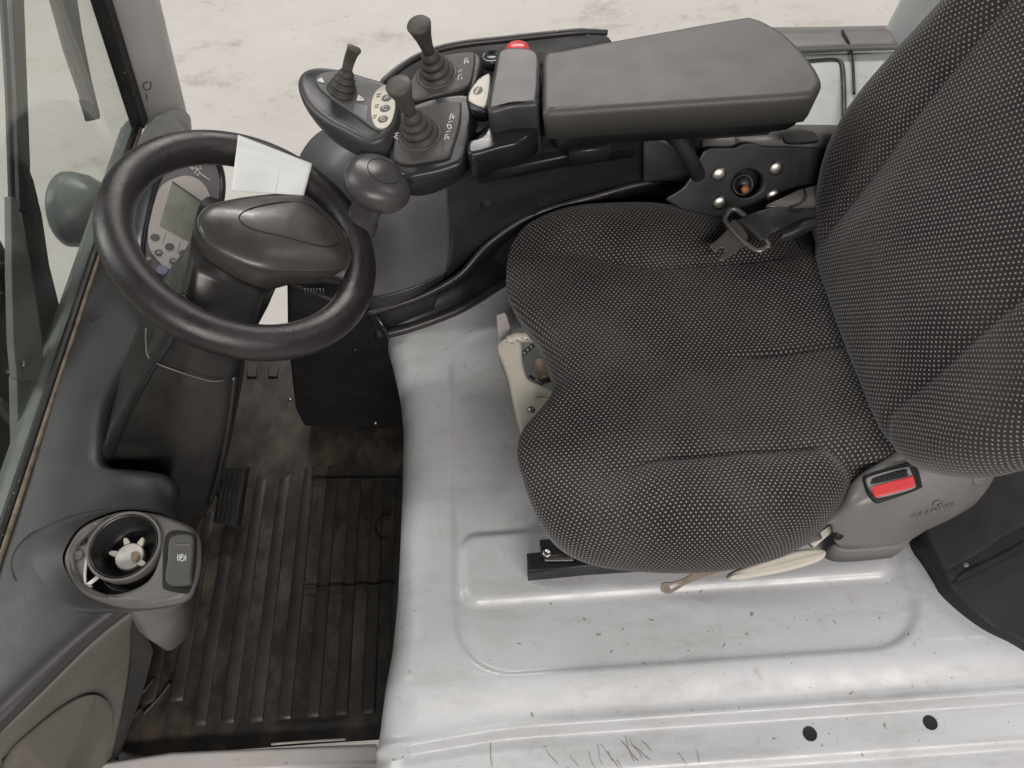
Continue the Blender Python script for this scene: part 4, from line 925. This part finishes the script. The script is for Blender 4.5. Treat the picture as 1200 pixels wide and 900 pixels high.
# ------------------------------------------------------------------ driver seat
seat = thing('driver_seat', 'driver seat upholstered in black fabric with pale dots', 'seat', (.22, .56, .30))
SO = [(593, 330, .43), (598, 292, .44), (618, 263, .445), (660, 246, .45), (720, 239, .455), (780, 241, .455), (840, 254, .455), (900, 268, .455), (960, 282, .455), (1030, 300, .455), (1068, 400, .45), (1075, 500, .45), (1040, 535, .44),
      (1002, 565, .41), (978, 605, .39), (938, 641, .38), (892, 658, .378), (840, 667, .376), (770, 668, .376), (700, 660, .38), (655, 640, .39), (629, 605, .40), (612, 560, .41), (606, 532, .415), (612, 506, .415), (634, 481, .41), (648, 457, .405), (641, 430, .405), (632, 405, .41), (611, 375, .42), (597, 350, .427)]
so = spl([P(*q) for q in SO], 220, True)
sc0 = Vector((.23, .56, 0))
def seat_z(x, y):
    z = .452
    yf, yn = .735 + .05 * (1 - ss(.05, .22, x)), .432 - .02 * (1 - ss(.05, .2, x))
    out_f, out_n = ss(yf - .01, yf + .06, y), 1 - ss(yn - .07, yn + .01, y)
    fade = ss(.06, .2, x)
    z += .022 * out_f + .016 * out_n
    z -= .009 * fade * (math.exp(-((y - yf) / .006) ** 2) + math.exp(-((y - yn) / .006) ** 2))     # seam grooves
    z += .004 * fade * (math.exp(-((y - yf - .022) / .02) ** 2) + math.exp(-((y - yn + .022) / .02) ** 2))
    z -= .010 * math.exp(-((y - .585) / .10) ** 2) * ss(0, .2, x)
    z -= .009 * ss(.25, .34, x) * math.exp(-((y - .578) / .006) ** 2)                              # rear centre crease
    z += .010 * ss(.34, .44, x) - .012 * (1 - ss(.02, .16, x))
    z -= .010 * (1 - ss(.02, .10, x)) * math.exp(-((y - .56) / .07) ** 2)
    z += .0016 * math.sin(x * 60 + y * 25) * math.exp(-((y - .40) / .07) ** 2) + .0012 * math.sin(x * 45 - y * 50) * out_f
    return z
NA, NE = 220, 64
V, UV, Fc = [], [], []
ctr = Vector((sc0.x, sc0.y, seat_z(sc0.x, sc0.y)))
V.append(ctr); UV.append((0, 0))
prev = None; arcs = [0.0] * NA; prevp = [ctr] * NA
for e in range(1, NE + 1):
    t = e / NE
    for k in range(NA):
        o3 = so[k]; d = Vector((o3.x - sc0.x, o3.y - sc0.y, 0)); R = d.length; dn = d / R
        edge = .050                                           # width of the rolled edge
        if t <= .62:
            rr_ = (R - edge) * (t / .62); x, y = sc0.x + dn.x * rr_, sc0.y + dn.y * rr_; z = seat_z(x, y)
        elif t <= .86:
            a = (t - .62) / .24 * math.pi / 2
            x0, y0 = sc0.x + dn.x * (R - edge), sc0.y + dn.y * (R - edge); z0 = seat_z(x0, y0)
            rr_ = R - edge + edge * math.sin(a); x, y = sc0.x + dn.x * rr_, sc0.y + dn.y * rr_
            z = o3.z + (z0 - o3.z) * math.cos(a)
        else:
            a = (t - .86) / .14
            rr_ = R - .035 * a * a; x, y = sc0.x + dn.x * rr_, sc0.y + dn.y * rr_; z = o3.z - .06 * a
        p = Vector((x, y, z)); arcs[k] += (p - prevp[k]).length; prevp[k] = p
        V.append(p); UV.append((dn.x * arcs[k], dn.y * arcs[k]))
for k in range(NA): Fc.append((0, 1 + k, 1 + (k + 1) % NA))
for e in range(NE - 1):
    for k in range(NA):
        a = 1 + e * NA; Fc.append((a + k, a + NA + k, a + NA + (k + 1) % NA, a + (k + 1) % NA))
cush = obj('seat_cushion', V, Fc, M_fab, seat, uvs=UV)
pad('seat_pan', [P(*q) for q in ((650, 300, .36), (700, 270, .36), (900, 290, .36), (1020, 330, .36), (1030, 480, .36), (1000, 540, .36), (940, 600, .36), (860, 640, .36), (700, 640, .36), (655, 600, .36), (640, 540, .36), (665, 460, .36), (650, 400, .36))], .05, M_blk, seat, r=.006, n=80)
# backrest
VB = Vector((.25, 0, .97)).normalized(); UB = Vector((0, 1, 0)); NB = Vector((-.97, 0, .25)).normalized()
OB = Vector((.418, .58, .455))
HW = [(0, .0), (0.001, .10), (.006, .150), (.025, .192), (.055, .220), (.10, .246), (.15, .260), (.20, .262), (.26, .252), (.33, .235), (.42, .215), (.50, .202), (.57, .180), (.61, .14), (.63, .08), (.635, 0)]
prof_ = [Vector((w_, v_, 0)) for v_, w_ in HW] + [Vector((-w_, v_, 0)) for v_, w_ in reversed(HW[1:-1])]
bo = spl(prof_, 220, True); cb = Vector((0, .24, 0))
def back_n(u, v):
    a = abs(u); n_ = .0
    n_ += (.015 * ss(.115, .215, a) - .006 * ss(.22, .26, a)) * (.25 + .75 * ss(-.02, .14, v))
    n_ -= .005 * math.exp(-((a - .137) / .007) ** 2) * ss(-.02, .03, v)
    n_ += .012 * math.exp(-((v - .16) / .12) ** 2) * (1 - ss(.08, .14, a))
    n_ -= .02 * ss(.3, .6, v)
    n_ += .0012 * math.sin(u * 40 + v * 35)
    return n_
V, UV, Fc = [], [], []
def BW3(u, v, n_): return OB + UB * u + VB * v + NB * n_
V.append(BW3(cb.x, cb.y, back_n(cb.x, cb.y))); UV.append((.5, 0))
arcs = [0.0] * NA; prevp = [V[0]] * NA
for e in range(1, NE + 1):
    t = e / NE
    for k in range(NA):
        d = bo[k] - cb; R = d.length; dn = d / R; edge = .045
        if t <= .62:
            r_ = (R - edge) * t / .62; u, v = cb.x + dn.x * r_, cb.y + dn.y * r_; n_ = back_n(u, v)
        elif t <= .86:
            a = (t - .62) / .24 * math.pi / 2; n0 = back_n(cb.x + dn.x * (R - edge), cb.y + dn.y * (R - edge))
            r_ = R - edge + edge * math.sin(a); u, v = cb.x + dn.x * r_, cb.y + dn.y * r_; n_ = -.03 + (n0 + .03) * math.cos(a)
        else:
            a = (t - .86) / .14; r_ = R - .05 * a * a; u, v = cb.x + dn.x * r_, cb.y + dn.y * r_; n_ = -.03 - .07 * a
        p = BW3(u, v, n_); arcs[k] += (p - prevp[k]).length; prevp[k] = p
        V.append(p); UV.append((dn.x * arcs[k] + .5, dn.y * arcs[k]))
for k in range(NA): Fc.append((0, 1 + k, 1 + (k + 1) % NA))
for e in range(NE - 1):
    for k in range(NA):
        a = 1 + e * NA; Fc.append((a + k, a + NA + k, a + NA + (k + 1) % NA, a + (k + 1) % NA))
obj('backrest', V, Fc, M_fab, seat, uvs=UV)
bkp = [BW3(p.x * .93, cb.y + (p.y - cb.y) * .95, -.075) for p in bo]
pad('backrest_shell', bkp, .05, M_blk, seat, r=.004, sm=False, nv=-NB)
# buckle cover
rows = [
 [(960, 618, .375), (990, 570, .405), (1040, 535, .43), (1078, 508, .45), (1120, 500, .46), (1158, 515, .455)],
 [(966, 616, .385), (998, 572, .425), (1046, 541, .445), (1092, 520, .46), (1150, 527, .455), (1164, 540, .445)],
 [(973, 613, .388), (1006, 591, .425), (1060, 573, .436), (1110, 558, .44), (1152, 545, .436), (1166, 549, .428)],
 [(976, 622, .372), (1008, 614, .395), (1060, 604, .40), (1112, 588, .405), (1150, 566, .41), (1164, 556, .412)],
 [(978, 633, .355), (1012, 631, .362), (1062, 621, .366), (1112, 606, .37), (1146, 582, .38), (1160, 566, .39)],
 [(984, 640, .335), (1014, 641, .335), (1056, 636, .335), (1090, 618, .335), (1130, 600, .34), (1146, 585, .345)],
]
bcv = patch('buckle_cover', [[P(*q) for q in r] for r in rows], M_cap, seat, 6, 5, thick=.003)
pad('lower_cover', [P(*q) for q in ((975, 636, .338), (1010, 628, .338), (1060, 614, .338), (1078, 618, .338), (1062, 638, .338), (1040, 643, .338), (990, 646, .338))], .036, M_cap, seat, r=.004, n=60)
KO = P(1046, 566, .442); KN = ((P(1110, 535, .451) - P(1000, 580, .425)).cross(P(1060, 573, .436) - P(1046, 541, .447))).normalized(); KN = KN if KN.z > 0 else -KN
def KP(px, py, h=0): return PL(px, py, KO + KN * h, KN)
bkl = pad('belt_buckle', [KP(x, y, .004) for x, y in ((1014, 562), (1020, 554), (1066, 541), (1074, 543), (1081, 566), (1078, 573), (1036, 588), (1028, 589), (1018, 580))], .012, M_pit, seat, r=.003, n=70, nv=KN)
pad('buckle_frame', [KP(x, y, .0075) for x, y in ((1016, 566), (1021, 558), (1062, 547), (1067, 550), (1073, 566), (1070, 573), (1034, 583), (1026, 582))], .005, mat('buckle_grey', (.22, .21, .21), .35), bkl, r=.0018, n=70, nv=KN)
pad('tongue_slot', [KP(x, y, .0083) for x, y in ((1021, 564), (1026, 559), (1060, 549.5), (1063, 554), (1062, 558), (1024, 567))], .002, M_pit, bkl, r=.0006, n=50, nv=KN)
for i in range(6):
    x = 1028 + i * 6.2; y = 563 - i * 1.85
    tube('slot_rib', [KP(x, y - 2.5, .0086), KP(x + .8, y + 2.6, .0086)], .0014, M_blk, bkl, 6)
rb = pad('release_button', [KP(x, y, .0102) for x, y in ((1021, 571), (1070, 557), (1073, 565), (1071, 571), (1029, 583), (1025, 582))], .004, M_red, bkl, r=.0018, sm=False, nv=KN)
lathe('pivot_cap', P(1147, 557, .424), Vector((.35, -.65, .65)), [(.0125, -.004), (.0125, .0025), (.0105, .0035), (.0008, .0035)], M_cap, seat, 28)
lathe('mount_plug', P(982, 627, .368), Vector((-.2, -.8, .5)), [(.006, -.002), (.006, .002), (.001, .002)], M_pit, seat, 18)
# maker's mark moulded in the cover (small, same colour, barely raised)
tx = bpy.data.curves.new('maker_mark', 'FONT'); tx.body = 'GRAMMER'; tx.size = .0105; tx.extrude = .0004; tx.space_character = 1.25
to = bpy.data.objects.new('maker_text', tx); SC.collection.objects.link(to)
a = P(1068, 608, .3975); b = P(1122, 593, .401); c = P(1096, 585, .4165)
ex = (b - a).normalized(); ez = ex.cross((c - a)).normalized(); ez = ez if ez.z > 0 else -ez; ey = ez.cross(ex)
mw = Matrix((ex, ey, ez)).transposed().to_4x4(); mw.translation = a + ez * .0022; to.matrix_world = mw
dg = bpy.context.evaluated_depsgraph_get(); dg.update()
me = bpy.data.meshes.new_from_object(to.evaluated_get(dg)); me.transform(mw); bpy.data.objects.remove(to)
tm_ = bpy.data.objects.new('maker_mark', me); SC.collection.objects.link(tm_); me.materials.clear(); me.materials.append(M_cap); tm_.parent = bcv
tube('maker_emblem', [PL(x, y, a + ez * .0022, ez) for x, y in ((1094, 594), (1095, 589), (1101, 587), (1106, 590), (1100, 593), (1106, 594))], .0007, M_cap, bcv, 6)
# suspension handle at the front
hd_ = pad('weight_handle', [P(*q) for q in ((583, 407, .385), (587, 398, .385), (600, 392, .385), (607, 394, .385), (611, 402, .384), (612, 412, .383), (613, 425, .383), (619, 442, .383), (634, 450, .38), (650, 458, .378), (652, 470, .375), (640, 492, .372), (614, 506, .372), (608, 498, .373), (601, 470, .378), (594, 440, .382))], .024, M_cre, seat, r=.005, n=120)
tube('handle_hook', [P(596, 400, .379), P(606, 396, .379), (P(618, 395, .379)), P(627, 398, .377), P(631, 404, .374)], [.0085, .0085, .0078, .0065, .0045], M_cre, hd_, 14)
lathe('handle_bolt', P(622, 480, .376), zv, [(.0048, -.002), (.0048, .0012), (.003, .0028), (.0003, .003)], M_stl, hd_, 20)
for i, (x, y) in enumerate(((594, 401), (600, 398), (606, 399), (612, 396), (618, 398), (624, 398), (600, 402))):
    lathe('grip_dimple', P(x, y, .3858), zv, [(.0008, -.001), (.0008, .0002), (.0001, .0003)], M_tan, hd_, 8)
tube('moulded_rib', [P(626, 464, .3795), P(637, 463, .379), P(648, 466, .378)], .0022, M_cre, hd_, 8)
pad('weight_scale', [P(*q) for q in ((582, 371, .372), (586, 367.5, .372), (593, 367, .372), (599, 388, .372), (598, 398, .372), (586, 398, .372))], .008, mat('scale_strip', (.46, .41, .39), .5), seat, r=.002, n=50)
lathe('adjuster_spool', P(640, 446, .355), (P(632, 414, .365) - P(640, 446, .355)), [(.012, 0), (.013, .002), (.011, .004), (.011, .028), (.013, .030), (.012, .032), (.001, .032)], M_brn, seat, 24)
for i in range(4):
    tube('ratchet_tooth', [P(612 + i * 4, 416 - i * 3.4, .362), P(615 + i * 4, 412 - i * 3.4, .375)], .0035, M_dst, seat, 8)
tube('ratchet_link', [P(621, 441, .36), P(628, 445, .365), P(636, 450, .365)], .0025, M_dst, seat, 8)
# slide rail under the near side
pad('slide_rail', [P(*q) for q in ((617, 648, .338), (650, 644, .338), (820, 628, .338), (900, 622, .338), (900, 645, .338), (830, 655, .338), (690, 664, .338), (618, 671, .338))], .030, M_blk, seat, r=.003, sm=False, k=3)
pad('rail_end', [P(*q) for q in ((632, 632, .352), (660, 630, .352), (665, 650, .352), (634, 652, .352))], .02, M_blk, seat, r=.002, sm=False)
lathe('rail_bolt', P(641, 648, .353), zv, [(.0055, -.002), (.0055, .002), (.003, .0025), (.0028, .001), (.0003, .001)], M_stl, seat, 18)
box('rail_tab', P(655, 655, .343), Vector((.018, -.001, 0)), Vector((0, .003, 0)), Vector((0, 0, .002)), M_dst, seat, .0008)
# backrest lever and its stub
pad('recline_lever', [P(*q) for q in ((853, 677, .345), (862, 669, .347), (890, 659, .352), (930, 646, .356), (958, 643, .356), (969, 647, .355), (962, 657, .352), (930, 668, .348), (890, 676, .345), (862, 680, .344))], .012, M_cre, seat, r=.004, n=90)
pad('lever_stub', [P(*q) for q in ((948, 634, .362), (975, 613, .366), (977, 622, .364), (955, 641, .360))], .010, M_cre, seat, r=.002, sm=False)
tube('lever_rod', [P(*q) for q in ((880, 655, .352), (920, 640, .36), (960, 628, .36))], .006, M_tan, seat, 10)

# ------------------------------------------------------------------ seat belt
blt = thing('seat_belt', 'black lap belt with dark metal tongue lying on the seat', 'seat belt', tuple(P(890, 270, .5)))
TN = Vector((-.12, -.30, 1)).normalized(); TO = P(880, 268, .500)
def TG(px, py, h=0): return PL(px, py, TO + TN * h, TN)
tg = pad('belt_tongue', [TG(x, y, .004) for x, y in ((832, 287), (838, 283), (845, 276), (853, 268), (858, 258), (866, 261), (876, 276), (872, 287), (860, 297), (847, 305), (842, 304), (846, 299), (851, 294), (845, 290), (840, 295), (836, 294))], .003, M_dst, blt, r=.0009, n=110, nv=TN)
fr_o = [TG(x, y, .006) for x, y in ((850, 254), (864, 246), (900, 284), (897, 290), (888, 294), (872, 284), (852, 262))]
tube('tongue_frame', fr_o, .0036, M_dst, blt, 10, closed=True, samples=70)
rows = [[TG(862, 258, .002), TG(866, 257, .009), TG(878, 252, .011), TG(892, 247, .012), TG(915, 243, .010), TG(940, 246, .004), TG(965, 246, .0)],
        [TG(876, 270, .002), TG(880, 269, .010), TG(890, 263, .012), TG(903, 258, .013), TG(922, 254, .010), TG(940, 252, .004), TG(965, 250, .0)],
        [TG(890, 283, .002), TG(893, 282, .009), TG(903, 274, .011), TG(914, 269, .012), TG(928, 262, .008), TG(944, 255, .003), TG(965, 254, .0)]]
patch('webbing', rows, M_web, blt, 6, 8, thick=.0022)
rows = [[TG(908, 266, -.004), TG(930, 258, -.003), TG(948, 250, -.002), TG(970, 244, -.004)], [TG(916, 276, -.003), TG(936, 268, .001), TG(952, 262, .0), TG(970, 256, -.003)], [TG(905, 284, -.010), TG(925, 282, -.010), TG(950, 270, -.008), TG(970, 266, -.008)]]
patch('webbing_tail', rows, M_web, blt, 6, 6, thick=.0022)
pad('stitching_block', [TG(x, y, .0135) for x, y in ((886, 249), (892, 247.5), (914, 268), (908, 272))], .001, mat('belt_stitching', (.055, .053, .05), .7, bump=.8, bscale=900), blt, r=.0004, sm=False, nv=TN)
bst = pad('belt_guide', [P(*q) for q in ((898, 240, .520), (915, 231, .522), (940, 220, .525), (975, 214, .525), (975, 236, .520), (945, 240, .520), (920, 243, .520))], .05, M_cap, blt, r=.004, n=60)
tube('guide_seam', [P(942, 221, .5275), P(945, 230, .5255), P(938, 238, .5235), P(926, 243, .5215)], .0012, M_pit, bst, 6)

pad('dark_gap_filler', [P(*q) for q in ((925, 250, .462), (980, 240, .462), (1000, 290, .462), (940, 290, .462))], .05, mat('rough_black', (.010, .010, .010), .75), blt, r=.004, sm=False)  # black filler added to darken the pale gap between belt and backrest
# ------------------------------------------------------------------ windscreen, pillar
wsc = thing('windscreen', 'green tinted front windscreen pane in a black rubber seal', 'windscreen', (-.62, .65, .42))
def gx(z): return -.622 + .175 * (z - .42)
g = [Vector((gx(.425), .02, .425)), Vector((gx(.425), 1.165, .425)), Vector((gx(1.05), 1.165, 1.05)), Vector((gx(1.05), .02, 1.05))]
gn = Vector((1, 0, -.175)).normalized()
o = obj('glass_pane', g + [p - gn * .005 for p in g], [(0, 1, 2, 3), (7, 6, 5, 4), (0, 4, 5, 1), (1, 5, 6, 2), (2, 6, 7, 3), (3, 7, 4, 0)], M_gla, wsc, smooth=False)
tube('lower_seal', [Vector((gx(.425) + .002, y, .431)) for y in (.0, .3, .6, .9, 1.17)], .0065, M_sea, wsc, 8)
tube('seal_trim', [Vector((gx(.425) + .0125, y, .4335)) for y in (.0, .3, .6, .9, 1.15)], .0032, mat('seal_trim_dusty', (.15, .12, .085), .6, var=.5, vscale=60), wsc, 6)
box('side_seal', Vector((gx(.74) + .002, 1.172, .74)), Vector((.012, 0, 0)), Vector((0, .014, 0)), Vector((.055, 0, .315)), M_sea, wsc, .003)
pil = thing('front_pillar', 'warm grey front cab pillar beside the windscreen', 'pillar', (-.58, 1.2, .4))
a = Vector((-.598, 1.215, .36)); b = Vector((-.598 + .18 * .75, 1.215, 1.1))
loft('pillar_tube', [[a + (b - a) * t + Vector((dx, dy, 0)) for dx, dy in ((-.028, -.028), (.0, -.034), (.027, -.026), (.034, .0), (.028, .03), (.0, .036), (-.03, .03), (-.034, 0))] for t in (0, .25, .5, .75, 1)], M_pil, pil, n=40)
stroke('bird_sticker', [[(168, 98), (168, 103), (171, 106), (176, 104), (177, 97), (172, 96), (168, 98)], [(171, 110), (172, 117)]], lambda x, y: PY(x, y, 1.1795), .0011, mat('sticker_ink', (.09, .08, .08), .6), pil)

# ------------------------------------------------------------------ outside the windscreen
wl = thing('work_light', 'round grey work light housing outside the windscreen', 'work light', tuple(PX(95, 300, -.82)))
c = PX(97, 246, -.80); ax = Vector((-1, .08, .05)).normalized()
lathe('light_housing', c - ax * .055, ax, [(.001, 0), (.030, .003), (.052, .018), (.066, .042), (.070, .060), (.070, .064), (.071, .066), (.071, .082), (.066, .088), (.001, .090)], M_lmp, wl, 48)
tube('light_stem', [c + Vector((.02, 0, -.05)), c + Vector((.03, .02, -.16)), c + Vector((.02, .02, -.4))], .014, M_lmp, wl)
def WX(px, py, x=-.66): return PX(px, py, x)
wip = thing('windscreen_wiper', 'grey parallel-arm windscreen wiper with a bolted pivot arm', 'wiper', tuple(WX(30, 430)), )
def strip(name, pts, th, mt, par, x=-.66):
    v = [WX(a, b, x) for a, b in pts]; n = len(v); bkv = [p + Vector((-th, 0, 0)) for p in v]
    return obj(name, v + bkv, [tuple(range(n)), tuple(range(2 * n - 1, n - 1, -1))] + [(i, (i + 1) % n, n + (i + 1) % n, n + i) for i in range(n)], mt, par, bevel=.0015)
strip('arm_rod', ((2, -20), (8, -20), (15, 110), (19, 235), (14, 235), (10, 110)), .006, M_blk, wip)
strip('arm_bar', ((14, -20), (28, -20), (33, 115), (36, 195), (33, 250), (24, 245), (22, 195), (20, 115)), .008, M_blk, wip, -.665)
pa = strip('pivot_arm', ((13, 230), (21, 233), (32, 300), (44, 365), (51, 412), (50, 440), (40, 446), (20, 444), (16, 400), (14, 320)), .010, M_cap, wip, -.655)
lathe('pivot_bolt', WX(27, 427, -.653), Vector((1, 0, .1)), [(.006, 0), (.006, .004), (.004, .006), (.0005, .006)], M_dst, pa, 6)
strip('linkage_guard', ((34, 197), (40, 212), (50, 255), (58, 310), (71, 362), (71, 380), (56, 408), (50, 400), (40, 330), (26, 250)), .012, M_mst, wip, -.67)
strip('arm_foot', ((20, 440), (52, 440), (60, 470), (44, 520), (22, 530)), .012, M_lmp, wip, -.668)
bl = thing('wiper_blade', 'grey tapered wiper blade resting on the outside of the windscreen', 'wiper', tuple(WX(110, 130)))
strip('blade_spine', ((56, -20), (88, -20), (97, 40), (108, 95), (117, 130), (118, 138), (108, 141), (102, 132), (96, 112), (78, 60)), .006, M_cap, bl, -.655)
strip('blade_tip', ((98, 116), (112, 123), (118, 139), (106, 142), (103, 131)), .009, M_blk, bl, -.653)
# mast in front of the cab
mst = thing('lift_mast', 'dark steel lift mast and carriage in front of the cab', 'mast', (-1.0, .5, -.6))
for i, (y0, y1, x0, x1, z1) in enumerate(((.30, .40, -1.02, -.86, .24), (.62, .72, -1.02, -.86, .20))):
    box('mast_upright', Vector(((x0 + x1) / 2, (y0 + y1) / 2, (z1 - .6) / 2)), Vector(((x1 - x0) / 2, 0, 0)), Vector((0, (y1 - y0) / 2, 0)), Vector((0, 0, (z1 + .6) / 2)), M_mst, mst, .006)
box('cross_member', Vector((-.95, .5, .05)), Vector((.05, 0, 0)), Vector((0, .42, 0)), Vector((0, 0, .06)), M_mst, mst, .006)
box('carriage_plate', Vector((-.92, .52, -.25)), Vector((.20, 0, 0)), Vector((0, .42, 0)), Vector((0, 0, .20)), M_mst, mst, .008)
gv = [PX(x, y, -.78) for x, y in ((-60, 220), (0, 278), (14, 306), (28, 335), (60, 372), (76, 398), (66, 440), (30, 560), (-20, 700), (-60, 700))]
gb = [p + Vector((-.12, 0, 0)) for p in gv]; ng = len(gv)
obj('carriage_guard', gv + gb, [tuple(range(ng)), tuple(range(2 * ng - 1, ng - 1, -1))] + [(i, (i + 1) % ng, ng + (i + 1) % ng, ng + i) for i in range(ng)], M_mst, mst, bevel=.004)
tube('hydraulic_hose', [PX(-5, 345, -.76), PX(20, 372, -.76), PX(42, 415, -.76), PX(38, 480, -.76)], .010, M_gls, mst)
tube('hydraulic_hose', [PX(-5, 310, -.765), PX(10, 330, -.765), PX(20, 380, -.765), PX(10, 440, -.765)], .010, M_gls, mst)
tube('lift_chain', [PX(-5, 470, -.765), PX(20, 500, -.765), PX(30, 540, -.765)], .009, M_dst, mst)
fen = thing('front_body_edge', 'greenish grey front body edge below the outside of the windscreen', 'body panel', (-.68, .6, .2))
patch('edge_panel', [[Vector((-.632, y, .418)) for y in (0, .4, .8, 1.2)], [Vector((-.66, y, .405)) for y in (0, .4, .8, 1.2)], [Vector((-.675, y, .36)) for y in (0, .4, .8, 1.2)], [Vector((-.68, y, .1)) for y in (0, .4, .8, 1.2)]], M_lmp, fen, 4, 5, thick=.006)

# ------------------------------------------------------------------ unseen roof, added above the frame to shade the deck
rf = thing('added_shade_roof', 'dark unseen roof added above the cab to shade it', 'roof', (.2, .7, 1.9))
box('shade_roof_panel', Vector((.22, .70, 2.0)), Vector((.72, 0, 0)), Vector((0, .56, 0)), Vector((0, 0, .03)), M_blk, rf, .01)
